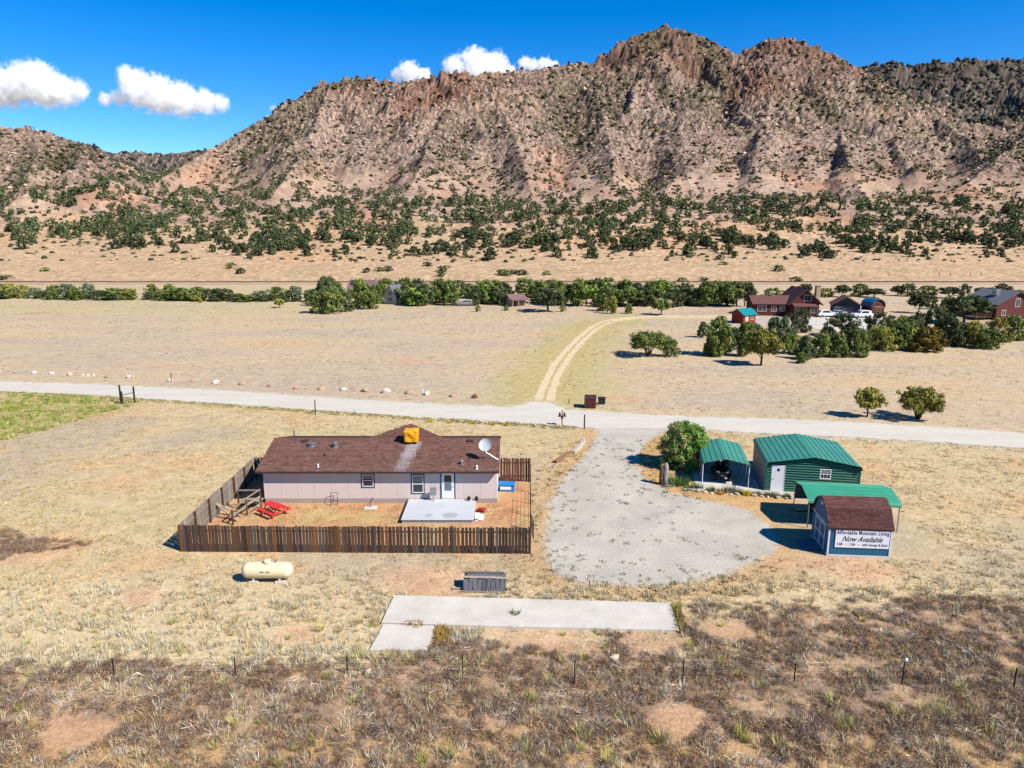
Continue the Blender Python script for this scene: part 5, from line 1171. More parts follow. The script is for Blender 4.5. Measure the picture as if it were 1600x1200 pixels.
GREENS = {'dark': (C(102, 114, 74), C(82, 96, 62), C(122, 130, 84)), 'mid': (C(134, 150, 74), C(108, 128, 64), C(156, 166, 86)), 'olive': (C(172, 170, 76), C(146, 150, 66), C(190, 182, 88)),
          'grey': (C(126, 142, 104), C(108, 126, 90), C(142, 156, 118)), 'ochre': (C(164, 140, 56), C(140, 120, 50), C(120, 120, 56)), 'bright': (C(136, 160, 70), C(108, 138, 58), C(164, 176, 92))}
def tree_proto(seed, shape, tone, n_cl, n_per, size):
    """unit-height tree: (crown mesh, trunk mesh)"""
    rng = np.random.RandomState(seed); cs, rs, ts = [], [], []; g = GREENS[tone]
    lim = []
    for i in range(n_cl):
        a = rng.rand() * 6.283; u = rng.rand()
        if shape == 'cone':    z = 0.10 + 0.82 * u ** 1.15; R_ = 0.36 * (1 - u) ** 0.65 + 0.05
        elif shape == 'ball':  z = 0.40 + 0.55 * u; R_ = 0.44 * math.sqrt(max(0.05, 1 - ((z - 0.64) / 0.36) ** 2))
        elif shape == 'spread': z = 0.36 + 0.58 * u; R_ = 0.70 * math.sqrt(max(0.06, 1 - ((z - 0.62) / 0.38) ** 2))
        elif shape == 'shrub': z = 0.06 + 0.85 * u; R_ = 0.58 * math.sqrt(max(0.06, 1 - ((z - 0.35) / 0.62) ** 2))
        else:                  z = 0.08 + 0.87 * u; R_ = 0.42 * math.sqrt(max(0.06, 1 - ((z - 0.42) / 0.56) ** 2))
        lump = 1 + 0.34 * math.sin(3 * a + seed) * math.sin(5 * z + seed * 1.7) + 0.2 * math.sin(5 * a + 2 * seed + 7 * z)
        rr = R_ * (0.45 + 0.55 * math.sqrt(rng.rand())) * lump
        c = (rr * math.cos(a), rr * math.sin(a), z); cs.append(c); rs.append((0.075 + 0.06 * rng.rand()) * (1.25 if shape in ('spread', 'shrub') else 1)); ts.append(g[rng.randint(3)])
        if rr > 0.16 and len(lim) < 9 and z < 0.8: lim.append(c)
    V, Cc = leaf_faces(rng, cs, rs, ts, n_per, size)
    crown = mesh_np('crown', V, np.arange(len(V)).reshape(-1, 3), M_leaf, Cc)
    t = MB()
    if shape in ('spread',):
        for k in range(5):
            a = 1.257 * k + rng.rand(); t.tube([(0.03 * math.cos(a), 0.03 * math.sin(a), -0.04), (0.14 * math.cos(a), 0.14 * math.sin(a), 0.25), (0.32 * math.cos(a), 0.32 * math.sin(a), 0.55)], [0.032, 0.026, 0.01], 5)
    else: t.tube([(0, 0, -0.04), (0.01, 0, 0.3), (0.0, 0.01, 0.85)], [0.035, 0.028, 0.008], 6)
    for c in lim: t.tube([(0, 0, max(0.1, c[2] - 0.22)), (c[0] * 0.6, c[1] * 0.6, c[2] - 0.07), c], [0.014, 0.01, 0.005], 4)
    return crown, t.mesh('trunk', M_bark)
PR = {}
def proto(shape, tone, var, big):
    key = (shape, tone, var, big)
    if key not in PR:
        n = {2: (135, 55, 0.045), 1: (80, 34, 0.06), 0: (44, 16, 0.105)}[big]
        PR[key] = tree_proto(hash((shape, tone)) % 97 + var * 13 + 5 if False else sum(map(ord, shape + tone)) % 97 + var * 13, shape, tone, *n)
    return PR[key]
def tree(x, y, z, h, w, shape, tone, var, label, group=None, big=1, name='juniper_tree', cat='tree'):
    cr, tr_ = proto(shape, tone, var, big); nat = {'cone': 0.80, 'ball': 0.98, 'spread': 1.5, 'shrub': 1.3, 'oval': 0.95}[shape]
    o = thing(name, (x, y, z), rnd.uniform(0, 6.28), label, cat, group); k = (w / h) / nat
    o.scale = (h * k, h * k, h)
    link(bpy.data.objects.new('crown', cr), o); link(bpy.data.objects.new('trunk', tr_), o); return o
def tree_px(px, pyb, wpx, hpx, shape, tone, var, label, group=None, big=1, name='juniper_tree', cat='tree', dy=0):
    q = G(px, pyb); s = pxm(q.y); return tree(q.x, q.y + dy, 0, hpx / s, wpx / s, shape, tone, var, label, group, big, name, cat)
# ---- trees in the near field
tree_px(1355, 652, 39, 46, 'ball', 'olive', 0, 'round lone juniper on a thin trunk in the field near the road', big=2)
tree_px(1434, 655, 63, 50, 'spread', 'olive', 0, 'wide many stemmed juniper standing next to the round lone one', big=2)
tree_px(1013, 556, 60, 38, 'spread', 'mid', 1, 'wide spreading juniper with branching trunks beside the sandy track', big=2)
tree_px(1048, 557, 28, 27, 'shrub', 'mid', 0, 'small rounded juniper hugging the wide spreading one', big=1)
tree_px(1097, 527, 16, 24, 'oval', 'dark', 1, 'little slender juniper at the edge of the lodge grove', big=1)
# ---- grove in front of the lodge (zoomed measurements / 3.077)
grove = [(85, 356, 62, 84, 'cone', 'mid'), (130, 356, 120, 190, 'oval', 'mid'), (200, 330, 60, 110, 'oval', 'grey'), (258, 358, 90, 165, 'oval', 'mid'), (335, 402, 150, 170, 'ball', 'olive'), (430, 300, 165, 140, 'shrub', 'grey'), (515, 242, 95, 112, 'shrub', 'dark'),
         (475, 345, 90, 100, 'shrub', 'mid'), (545, 372, 80, 115, 'cone', 'dark'), (528, 392, 48, 55, 'shrub', 'bright'), (625, 362, 100, 116, 'oval', 'mid'), (700, 362, 95, 112, 'oval', 'mid'), (722, 262, 165, 116, 'shrub', 'dark'), (795, 360, 110, 135, 'shrub', 'mid'), (905, 328, 135, 118, 'shrub', 'olive'),
         (895, 255, 140, 110, 'shrub', 'dark'), (1010, 328, 105, 165, 'oval', 'mid'), (1060, 300, 90, 140, 'oval', 'dark'), (1125, 334, 145, 118, 'shrub', 'ochre'), (1165, 270, 160, 150, 'shrub', 'dark'), (1235, 312, 115, 150, 'oval', 'dark'), (1295, 308, 90, 115, 'cone', 'dark'),
         (1350, 312, 75, 125, 'oval', 'olive'), (1420, 322, 115, 98, 'shrub', 'mid'), (1470, 288, 115, 118, 'shrub', 'olive'), (1545, 280, 115, 120, 'shrub', 'mid'), (1592, 272, 65, 95, 'shrub', 'mid'), (1092, 152, 85, 92, 'ball', 'dark'), (1155, 132, 52, 62, 'oval', 'dark'), (1225, 165, 70, 95, 'oval', 'mid'),
         (1310, 200, 190, 132, 'ball', 'dark'), (1410, 165, 95, 95, 'ball', 'dark'), (960, 290, 90, 110, 'shrub', 'mid'), (650, 300, 80, 90, 'shrub', 'dark'), (300, 300, 80, 100, 'oval', 'grey')]
tw = {'mid': 'green', 'dark': 'dark green', 'olive': 'yellowish green', 'grey': 'grey green', 'ochre': 'rusty ochre', 'bright': 'bright green'}
sw = {'oval': 'upright', 'cone': 'pointed', 'ball': 'round topped', 'shrub': 'low bushy', 'spread': 'spreading'}
for i, (x, y, w, h, s_, t_) in enumerate(grove):
    tree_px(1080 + x / 3.077, 440 + y / 3.077, w / 3.077, h / 3.077, s_, t_, i % 3, '%s %s juniper in the grove in front of the lodge' % (sw[s_], tw[t_]), 'junipers of the lodge grove', big=2 if y > 290 else 1)
# ---- belt of trees along the creek
creek = []
for i in range(42):
    px = -30 + i * 12.8 + rnd.uniform(-9, 9); creek.append((px, 467 + 5 * px / 500 + rnd.uniform(-2, 1), rnd.uniform(16, 32), rnd.uniform(9, 24), rnd.choice(('shrub', 'oval', 'shrub')), rnd.choice(('dark', 'mid', 'olive', 'grey', 'mid'))))
for i in range(56):
    px = 498 + i * 12.4 + rnd.uniform(-5, 5); b_ = 476 if px < 900 else 478
    creek.append((px, b_ + rnd.uniform(-4, 2), rnd.uniform(20, 34), rnd.uniform(25, 38), rnd.choice(('oval', 'ball', 'shrub', 'oval')), rnd.choice(('dark', 'mid', 'mid', 'dark', 'bright'))))
for i in range(26):
    px = 505 + i * 26 + rnd.uniform(-9, 9); creek.append((px, 466 + rnd.uniform(-3, 2), rnd.uniform(22, 36), rnd.uniform(18, 30), rnd.choice(('oval', 'shrub')), rnd.choice(('dark', 'mid'))))
for i in range(16): creek.append((1180 + i * 27 + rnd.uniform(-8, 8), 462 + rnd.uniform(-2, 6), rnd.uniform(16, 30), rnd.uniform(9, 20), rnd.choice(('shrub', 'ball')), rnd.choice(('dark', 'mid'))))
for i, (px, py, w, h, s_, t_) in enumerate(creek):
    if any(abs(px - a) < b_ for a, b_ in ((812, 22), (545, 17), (606, 13), (727, 14))) and py > 469: continue
    if 1175 < px < 1285 and py > 466: continue
    tree_px(px, py, w * 1.1, h * 1.05, s_, t_, i % 3, '%s %s tree in the creek belt below the railway' % (sw[s_], tw[t_]), 'trees of the creek belt', big=1, name='creek_tree')
for px, py, w, h, s_, t_, lb in ((502, 489, 34, 34, 'shrub', 'mid', 'low juniper clump standing out from the creek belt into the field'), (520, 490, 34, 42, 'shrub', 'mid', 'tallest juniper of the clump standing out into the field'), (540, 487, 30, 34, 'shrub', 'dark', 'dark juniper at the back of the clump standing out into the field'),
         (562, 481, 22, 24, 'shrub', 'mid', 'small juniper between the field clump and the steep gabled cabin'), (578, 483, 26, 28, 'shrub', 'mid', 'bushy juniper in front of the steep gabled cabin'), (856, 487, 48, 38, 'ball', 'dark', 'broad dark tree standing alone at the field edge near the small cabin'), (880, 487, 10, 12, 'shrub', 'mid', 'tiny bush beside the broad dark tree at the field edge'),
         (747, 487, 8, 10, 'shrub', 'mid', 'tiny bush at the field edge near the silver car'), (791, 485, 9, 9, 'shrub', 'bright', 'tiny bush at the field edge in front of the small cabin'), (943, 486, 22, 26, 'oval', 'mid', 'slim young tree at the field edge above the sandy track'), (956, 490, 16, 28, 'oval', 'olive', 'taller slim young tree at the field edge above the sandy track'), (982, 490, 12, 16, 'oval', 'mid', 'little slim tree at the field edge above the sandy track'),
         (1033, 492, 28, 25, 'ball', 'mid', 'round bushy tree beside the bend of the sandy track'), (437, 481, 15, 14, 'ball', 'olive', 'tiny lone tree in the big field near the creek belt'), (313, 473, 6, 7, 'shrub', 'olive', 'tiny bush in the big field near the creek belt')):
    tree_px(px, py, w, h, s_, t_, 1, lb, None, big=1, name='field_tree')
# ---- big leafy bush by the carport
def bush():
    q = G(1074, 737); rng = np.random.RandomState(5); cs, rs, ts = [], [], []
    for i in range(420):
        a = rng.rand() * 6.283; u = rng.rand(); z = 0.1 + 3.6 * u; R_ = 1.85 * math.sqrt(max(0.05, 1 - ((z - 1.3) / 2.65) ** 2)); rr = R_ * (0.72 + 0.28 * math.sqrt(rng.rand())) * (1 + 0.22 * math.sin(4 * a) * math.sin(3 * z) + 0.14 * math.sin(7 * a + 3 * z))
        cs.append((rr * math.cos(a), rr * math.sin(a) * 0.9, z)); rs.append(0.26 + 0.14 * rng.rand())
        left = math.cos(a) < -0.1 and rng.rand() < 0.5
        ts.append(C(176, 176, 112) if left else (C(116, 156, 62), C(98, 140, 56), C(132, 166, 76))[rng.randint(3)])
    V, Cc = leaf_faces(rng, cs, rs, ts, 60, 0.10); o = thing('leafy_bush', (q.x, q.y + 1.4, 0), 0, 'large bright green leafy bush beside the small carport', 'bush')
    link(bpy.data.objects.new('crown', mesh_np('crown', V, np.arange(len(V)).reshape(-1, 3), M_leaf, Cc)), o)
    t = MB()
    for k in range(9): a = 0.7 * k; t.tube([(0.1 * math.cos(a), 0.1 * math.sin(a), -0.05), (0.6 * math.cos(a), 0.6 * math.sin(a), 1.4), (1.1 * math.cos(a), 1.0 * math.sin(a), 2.8 + 0.2 * (k % 3))], [0.05, 0.035, 0.01], 5)
    for k in range(5): t.tube([(-1.0 + 0.12 * k, 0.1 * k, 2.6), (-1.25 + 0.18 * k, 0.1 * k, 4.0 + 0.12 * (k % 3))], [0.02, 0.008], 4)
    t.build('stems', M_bark, o)
bush()
# ---- pinyon and juniper on the hillside
def hill_points(n, ylo, yhi, seed):
    rng = np.random.RandomState(seed); Y = ylo + (yhi - ylo) * rng.rand(n) ** 0.85; X = Y * (rng.rand(n) * 1.75 - 0.875); Z, rock, crag, gul, cr = terrain(X, Y)
    e = np.degrees(np.arctan2(Z - HC, Y)); py = 600 - FPX * np.tan(np.radians(e) + PITCH); px = 800 + FPX * X / (Y * math.cos(PITCH) + (HC - Z) * math.sin(PITCH))
    return rng, X, Y, Z, rock, gul, px, py
rng, X, Y, Z, rock, gul, px, py = hill_points(30000, 335, 760, 3)
cl = fbm(X / 34, Y / 34, 3); cl2 = fbm(X / 90 + 4, Y / 90, 2)
low = np.interp(px, [0, 150, 330, 420, 520, 700, 1000, 1200, 1400, 1600], [372, 376, 396, 412, 402, 412, 402, 404, 398, 384])
top = np.interp(px, [0, 150, 230, 330, 420, 600, 800, 1000, 1200, 1400, 1600], [285, 300, 268, 276, 268, 286, 304, 292, 300, 300, 306])
den = sstep(-14, 34, low - py + 26 * cl) * (0.06 + 0.94 * sstep(-12, 16, py - top + 26 * cl2))
den *= np.clip(0.52 + 1.2 * cl, 0.06, 1.0) * np.interp(px, [0, 250, 420, 600, 1600], [1.0, 1.0, 0.8, 0.62, 0.62])
den = np.where(py < top - 12, np.clip(0.14 * sstep(-90, -10, py - top), 0.03, 1) + 0.05 * (gul < -0.05), den)
den = den * np.interp(Y, [345, 500, 760], [1.0, 0.7, 0.5])
keep = rng.rand(len(X)) < den * 0.56
X, Y, Z = X[keep], Y[keep], Z[keep]
order = np.argsort(Y); X, Y, Z = X[order], Y[order], Z[order]
vis = np.abs(X / Y) < 0.74
idx = np.where(vis)[0]; ind = set(idx[:300].tolist())
print('hillside trees', len(X))
kinds = [('oval', 'dark', 0), ('oval', 'dark', 1), ('shrub', 'dark', 2), ('oval', 'dark', 2), ('cone', 'dark', 0), ('shrub', 'dark', 0)]
bulkV, bulkC, bulkF = [], [], []; rest = []
for i in range(len(X)):
    h = 3.0 + 3.6 * rng.rand() ** 1.3; k = kinds[rng.randint(6)]; w = h * {'oval': 0.9, 'ball': 1.0, 'shrub': 1.2, 'cone': 0.8}[k[0]]
    if i in ind:
        tree(X[i], Y[i], Z[i] - 0.25, h, w, k[0], k[1], k[2], '%s %s pinyon on the lower hillside above the meadow' % (sw[k[0]], tw[k[1]]), 'pinyons of the lower hillside', big=0, name='pinyon_tree')
    else: rest.append((i, h, w, k))
def numeric(me):
    v = np.zeros(len(me.vertices) * 3, np.float32); me.vertices.foreach_get('co', v); c = np.zeros(len(me.vertices) * 4, np.float32); me.color_attributes['Col'].data.foreach_get('color', c); return v.reshape(-1, 3), c.reshape(-1, 4)[:, :3]
PN = {k: numeric(proto(k[0], k[1], k[2], 0)[0]) for k in set(kinds)}
for (i, h, w, k) in rest:
    v, c = PN[k]; sel = 140 if Y[i] < 520 else 80; nat = {'cone': 0.80, 'ball': 0.98, 'shrub': 1.3, 'oval': 0.95}[k[0]]
    tri = rng.permutation(len(v) // 3)[:sel]; ii = (tri[:, None] * 3 + np.arange(3)).ravel(); a = rng.rand() * 6.28; ca, sa = math.cos(a), math.sin(a); s = w / nat
    p = v[ii]; grow = 1.6; ctr = p.reshape(-1, 3, 3).mean(1, keepdims=True); p = (ctr + (p.reshape(-1, 3, 3) - ctr) * grow).reshape(-1, 3)
    bulkV.append(np.stack([X[i] + s * (p[:, 0] * ca - p[:, 1] * sa), Y[i] + s * (p[:, 0] * sa + p[:, 1] * ca), Z[i] - 0.25 + h * p[:, 2]], -1)); bulkC.append(c[ii] * (0.75 + 0.5 * rng.rand()))
if bulkV:
    V = np.concatenate(bulkV); o = link(bpy.data.objects.new('hillside_woods', mesh_np('hillside_woods', V, np.arange(len(V)).reshape(-1, 3), M_leaf, np.concatenate(bulkC))))
    tagit(o, 'dark pinyon and juniper woods scattered over the hillside', 'woods', kind='stuff'); print('woods tris', len(V) // 3)
# ---- scrub and boulders on the mountain faces
def blob_scatter(name, label, cat, m, n, ylo, yhi, seed, accept, size, cols, ntri, sq=0.7):
    rng, X, Y, Z, rock, gul, px, py = hill_points(n, ylo, yhi, seed); cl = fbm(X / 30 + 9, Y / 30, 3)
    keep = rng.rand(n) < accept(X, Y, Z, rock, gul, cl, py); X, Y, Z = X[keep], Y[keep], Z[keep]; n = len(X)
    bm = bmesh.new(); bmesh.ops.create_icosphere(bm, subdivisions=1, radius=1.0); bm.verts.ensure_lookup_table(); v0 = np.array([v.co[:] for v in bm.verts]); f0 = np.array([[v.index for v in f.verts] for f in bm.faces]); bm.free()
    jit = 1 + 0.35 * rng.normal(size=(n, len(v0), 1)).clip(-1.2, 1.2); s = size(rng, n, Y)[:, None, None]
    V = v0[None] * jit * s * np.array([1.15, 1.0, sq]) + np.stack([X, Y, Z + s[:, 0, 0] * 0.25], -1)[:, None, :]
    F = f0[None] + (np.arange(n) * len(v0))[:, None, None]; c = np.array(cols)[rng.randint(len(cols), size=n)] * (0.8 + 0.4 * rng.rand(n, 1))
    o = link(bpy.data.objects.new(name, mesh_np(name, V.reshape(-1, 3), F.reshape(-1, 3), m, np.repeat(c, len(v0), 0)))); tagit(o, label, cat, kind='stuff'); print(name, n)
M_scrub = mat('mountain_scrub', None, rough=0.95, var=0.2, vscale=0.6, attr=True, spec=0.05); M_rocks = mat('mountain_boulders', None, rough=0.95, var=0.15, vscale=0.5, attr=True, spec=0.1)
blob_scatter('mountain_scrub', 'dark scrub oak and brush dotted over the rocky mountain', 'scrub', M_scrub, 60000, 300, 1020, 21, lambda X, Y, Z, rock, gul, cl, py: (0.16 + 0.5 * np.clip(cl + 0.1, 0, 1) + 0.35 * (gul < -0.08)) * sstep(0.0, 0.25, rock + 0.12) * (Y > 330),
             lambda r, n, Y: (0.55 + 1.3 * r.rand(n) ** 1.8) * np.interp(Y, [300, 600, 1000], [0.7, 1.1, 1.5]), [C(84, 84, 56), C(98, 92, 64), C(74, 76, 54), C(112, 98, 74)], 20)
blob_scatter('mountain_boulders', 'pale pinkish boulders strewn over the mountain slopes', 'boulders', M_rocks, 80000, 330, 1000, 22, lambda X, Y, Z, rock, gul, cl, py: (0.12 + 0.5 * np.clip(-cl + 0.1, 0, 1)) * sstep(0.02, 0.3, rock + 0.05),
             lambda r, n, Y: (0.4 + 1.3 * r.rand(n) ** 3) * np.interp(Y, [300, 600, 1000], [0.7, 1.0, 1.3]), [C(226, 196, 172, 2.0), C(206, 170, 148, 2.0), C(190, 146, 124, 2.0), C(236, 208, 184, 2.0)], 20)
blob_scatter('back_ridge_woods', 'dark woods covering the shaded back mountain', 'woods', M_scrub, 36000, 940, 1280, 23, lambda X, Y, Z, rock, gul, cl, py: (0.10 + 0.65 * np.clip(cl + 0.10, 0, 1)) * (X > 330 + 30 * cl) * (Y > 945),
             lambda r, n, Y: 1.6 + 2.0 * r.rand(n), [C(84, 88, 76), C(98, 98, 82), C(74, 78, 70)], 20, 1.1)
blob_scatter('far_hill_woods', 'dark woods on the distant hills in the valley gap', 'woods', M_scrub, 30000, 1000, 1580, 24, lambda X, Y, Z, rock, gul, cl, py: (0.03 + 0.5 * np.clip(cl + 0.08, 0, 1)) * (X < -430) * (X > -1150),
             lambda r, n, Y: 1.8 + 2.4 * r.rand(n), [C(70, 80, 68), C(84, 90, 74), C(60, 70, 64)], 20, 1.1)
# shrubs on the meadow above the railway
ms = [(0, 438), (12, 436), (70, 424), (376, 428), (362, 420), (573, 426), (592, 424), (606, 424), (668, 416), (692, 424), (785, 430), (792, 431), (803, 428), (815, 430), (855, 430), (690, 432), (1130, 414), (1124, 406), (1216, 424), (1243, 448), (1078, 402), (1100, 440), (950, 452), (1065, 446)]
for i, (px_, py_) in enumerate(ms):
    for y in np.arange(278, 460, 1.0):
        p = PY(px_, py_, y); zt = ZZ(p.x, y)
        if p.z <= zt: break
    tree(p.x, y, zt - 0.1, 1.6 + rnd.random() * 1.2, 3.6 + rnd.random() * 1.8, 'shrub', rnd.choice(('dark', 'mid')), i % 3, 'low rounded green shrub on the sandy meadow above the railway', 'shrubs on the meadow above the railway', big=0, name='meadow_shrub', cat='shrub')
# ================================================================== GRASS, BRUSH AND WEEDS
M_grass = mat('dry_grass', None, rough=0.9, var=0.0, attr=True, spec=0.1)
VR = np.random.RandomState(77)
def tuft(rng, n, h, spread, w, lean=0.5):
    """n blades as slim triangles, about h tall"""
    a = rng.rand(n) * 6.283; r = spread * np.sqrt(rng.rand(n)); bx, by = r * np.cos(a), r * np.sin(a)
    d = a + rng.normal(size=n) * 0.8; L = h * (0.55 + 0.6 * rng.rand(n)); k = lean * (0.3 + rng.rand(n))
    tx, ty = bx + np.cos(d) * L * k, by + np.sin(d) * L * k; tz = L * np.sqrt(np.clip(1 - 0.5 * k * k, 0.15, 1))
    p = rng.rand(n) * 6.283; ox, oy = np.cos(p) * w / 2, np.sin(p) * w / 2; z0 = np.full(n, -0.02)
    return np.stack([np.stack([bx - ox, by - oy, z0], -1), np.stack([bx + ox, by + oy, z0], -1), np.stack([tx, ty, tz], -1)], 1)
def twigs(rng, n, r, h, w, L):
    """a dome of crossing dead twigs"""
    d = rng.normal(size=(n, 3)); d /= np.linalg.norm(d, axis=1)[:, None]; d[:, 2] = np.abs(d[:, 2])
    c = d * (rng.rand(n, 1) ** 0.5) * np.array([r, r, h]); t = rng.normal(size=(n, 3)) + d * 0.8; t /= np.linalg.norm(t, axis=1)[:, None]; t *= L * (0.5 + rng.rand(n, 1))
    s = np.cross(t, rng.normal(size=(n, 3))); s /= np.linalg.norm(s, axis=1)[:, None] + 1e-9; s *= w / 2
    v = np.stack([c - t / 2 - s, c - t / 2 + s, c + t / 2], 1); v[..., 2] = np.maximum(v[..., 2], -0.02); return v
def scatter(name, label, cat, protos, X, Y, S, cols, cvar=0.25, bladevar=0.2, Z=None):
    """joins one rotated copy of a prototype per point; cols (n,3) per clump"""
    Vs, Cs = [], []; n = len(X); pi = VR.randint(len(protos), size=n); A = VR.rand(n) * 6.283; Z = np.zeros(n) if Z is None else Z
    for k, p in enumerate(protos):
        m = pi == k
        if not m.any(): continue
        q = p.reshape(-1, 3); ca, sa = np.cos(A[m])[:, None], np.sin(A[m])[:, None]; s = S[m][:, None]
        x = (q[:, 0] * ca - q[:, 1] * sa) * s + X[m][:, None]; y = (q[:, 0] * sa + q[:, 1] * ca) * s + Y[m][:, None]; z = q[:, 2] * s + Z[m][:, None]
        Vs.append(np.stack([x, y, z], -1).reshape(-1, 3)); nb = len(p)
        c = cols[m][:, None, :] * (1 + cvar * (VR.rand(m.sum(), 1, 1) - 0.5) * 2) * (1 + bladevar * (VR.rand(m.sum(), nb, 1) - 0.5) * 2)
        Cs.append(np.repeat(c, 3, axis=1).reshape(-1, 3))
    V = np.concatenate(Vs); o = link(bpy.data.objects.new(name, mesh_np(name, V, np.arange(len(V)).reshape(-1, 3), M_grass, np.clip(np.concatenate(Cs), 0.005, 0.9))))
    tagit(o, label, cat, kind='stuff'); print(name, n, len(V) // 3); return o
SLABS = [sl1, sl2]
def clear_of(X, Y, drive=0.0):
    ok = np.ones(len(X), bool)
    for s in SLABS: ok &= poly_sdf(X, Y, s) > 0.1
    ok &= poly_sdf(X, Y, DRIVE) > drive; ok &= poly_sdf(X, Y, ROAD) > 0.1
    ok &= ~((np.abs(X - pt_x) < 1.6) & (np.abs(Y - pt_y) < 0.6)); ok &= ~((np.abs(X - fd.location.x) < 1.3) & (Y > fd.location.y - 0.2) & (Y < fd.location.y + 1.1))
    ok &= ~((X > -21.0) & (X < 1.4) & (Y > 41.0) & (Y < 58.5)); ok &= ~((X > 14.6) & (X < 27.5) & (Y > 40.3) & (Y < 59.5))
    return ok
pt_x, pt_y = G(415, 913).x, G(415, 913).y + 0.45
def pts(n, y0, y1, pw=1.0):
    Y = y0 + (y1 - y0) * VR.rand(n) ** pw; X = (VR.rand(n) * 2 - 1) * (0.735 * (Y * 0.977 + 4.2) + 1.0); return X, Y
brush_line = lambda X: np.interp(X, [-30, -8, 2, 8, 14, 30], [29.2, 29.8, 32.3, 34.4, 35.0, 35.6])
def pick(cols, n, p=None): return np.array(cols)[VR.choice(len(cols), size=n, p=p)]
bare = lambda X, Y: np.minimum.reduce([np.hypot((X - G2(a, b)[0]) / 1.3, Y - G2(a, b)[1]) / r for a, b, r in PATCHES])
# dead brush mats
BP = [twigs(VR, 54, 0.30, 0.20, 0.017, 0.26) for _ in range(6)]
X, Y = pts(16000, 21.5, 37, 1.15); n1 = fbm(X / 2.0, Y / 2.0, 3); n3 = fbm(X / 6 + 8, Y / 6, 2)
m = (Y < brush_line(X) + 1.1 * n1) & (VR.rand(len(X)) < np.clip(0.78 + 1.7 * n1 + 0.8 * n3, 0.06, 1)) & clear_of(X, Y) & (bare(X, Y) > 0.8) & ((Y > 24.5) | (VR.rand(len(X)) < 0.55))
tX, tY = G2(35, 855); a_ = VR.rand(420) * 6.283; r_ = VR.rand(420) ** 0.7; w_ = 1 + 0.5 * np.sin(3 * a_ + 1) + 0.3 * np.sin(7 * a_); X = np.concatenate([X[m], tX - 0.6 + 3.0 * r_ * w_ * np.cos(a_)]); Y = np.concatenate([Y[m], tY + 1.9 * r_ * w_ * np.sin(a_)]); scatter('dead_brush', 'dark brown grey mat of dead brush in the foreground', 'brush', BP, X, Y, 0.6 + 0.7 * VR.rand(len(X)), pick([C(166, 138, 114), C(192, 160, 128), C(138, 114, 98), C(188, 170, 156), C(222, 182, 130)], len(X), [.28, .26, .16, .18, .12]), 0.25, 0.45)
# pale straw stalks lying about
SP = [twigs(VR, 16, 0.34, 0.12, 0.016, 0.55) for _ in range(5)]
X, Y = pts(2300, 21.5, 37, 1.1); n1 = fbm(X / 2.4 + 30, Y / 2.4, 3); m = (Y < brush_line(X) + 0.5) & (n1 > -0.08) & clear_of(X, Y)
X, Y = X[m], Y[m]; scatter('straw_litter', 'pale broken straw stalks lying over the brush', 'straw', SP, X, Y, 0.5 + 0.8 * VR.rand(len(X)), pick([C(255, 238, 200), C(240, 216, 180), C(244, 232, 214)], len(X)), 0.2, 0.3)
# upright straw
TP = [tuft(VR, 26, 0.34, 0.14, 0.022, 0.45) for _ in range(6)]
X, Y = pts(15000, 22, 40, 1.0); n1 = fbm(X / 2.6 + 60, Y / 1.6, 3); bl_ = brush_line(X)
p_ = np.where(Y > bl_, 0.75 * sstep(39.0, 35.5, Y + 2 * n1) + 0.04, 0.24) * np.clip(0.55 + 1.8 * n1, 0.03, 1); p_ = np.where((np.abs(Y - bl_ - 0.5) < 1.0) & (X < 12), np.clip(p_ * 2, 0, 1), p_)
m = (VR.rand(len(X)) < p_) & clear_of(X, Y) & (bare(X, Y) > 0.85)
X, Y = X[m], Y[m]; scatter('dry_grass', 'tall pale straw grass between lawn and brush', 'grass', TP, X, Y, 0.55 + 0.75 * VR.rand(len(X)), pick([C(255, 244, 206), C(252, 232, 182), C(250, 238, 208), C(236, 212, 160)], len(X)), 0.2, 0.3)
# living bunch grass
GP = [tuft(VR, 70, 0.52, 0.16, 0.02, 0.6) for _ in range(4)]
known = [(1440, 1112), (1475, 1115), (1400, 1118), (550, 1100), (765, 1035), (830, 1095), (1030, 1158), (1300, 1100), (1190, 1075), (1215, 1165), (1520, 1110), (1545, 1145), (910, 1030), (915, 1155), (365, 1132), (700, 1182), (1500, 1080), (950, 1190), (905, 1145), (610, 1030), (560, 1030), (640, 1033), (1130, 1040), (880, 1035), (500, 985), (660, 1190), (1320, 1138), (1160, 1150)]
KX_, KY_ = np.array([G2(*k) for k in known]).T; X2, Y2 = pts(130, 22, 34); m = clear_of(X2, Y2); X = np.concatenate([KX_, X2[m]]); Y = np.concatenate([KY_, Y2[m]])
scatter('bunch_grass', 'yellow green bunch grass clumps growing in the brush', 'grass', GP, X, Y, np.concatenate([0.9 + 0.5 * VR.rand(len(KX_)), 0.4 + 0.5 * VR.rand(m.sum())]), pick([C(228, 220, 120), C(242, 230, 146), C(206, 204, 112)], len(X)), 0.15, 0.3)
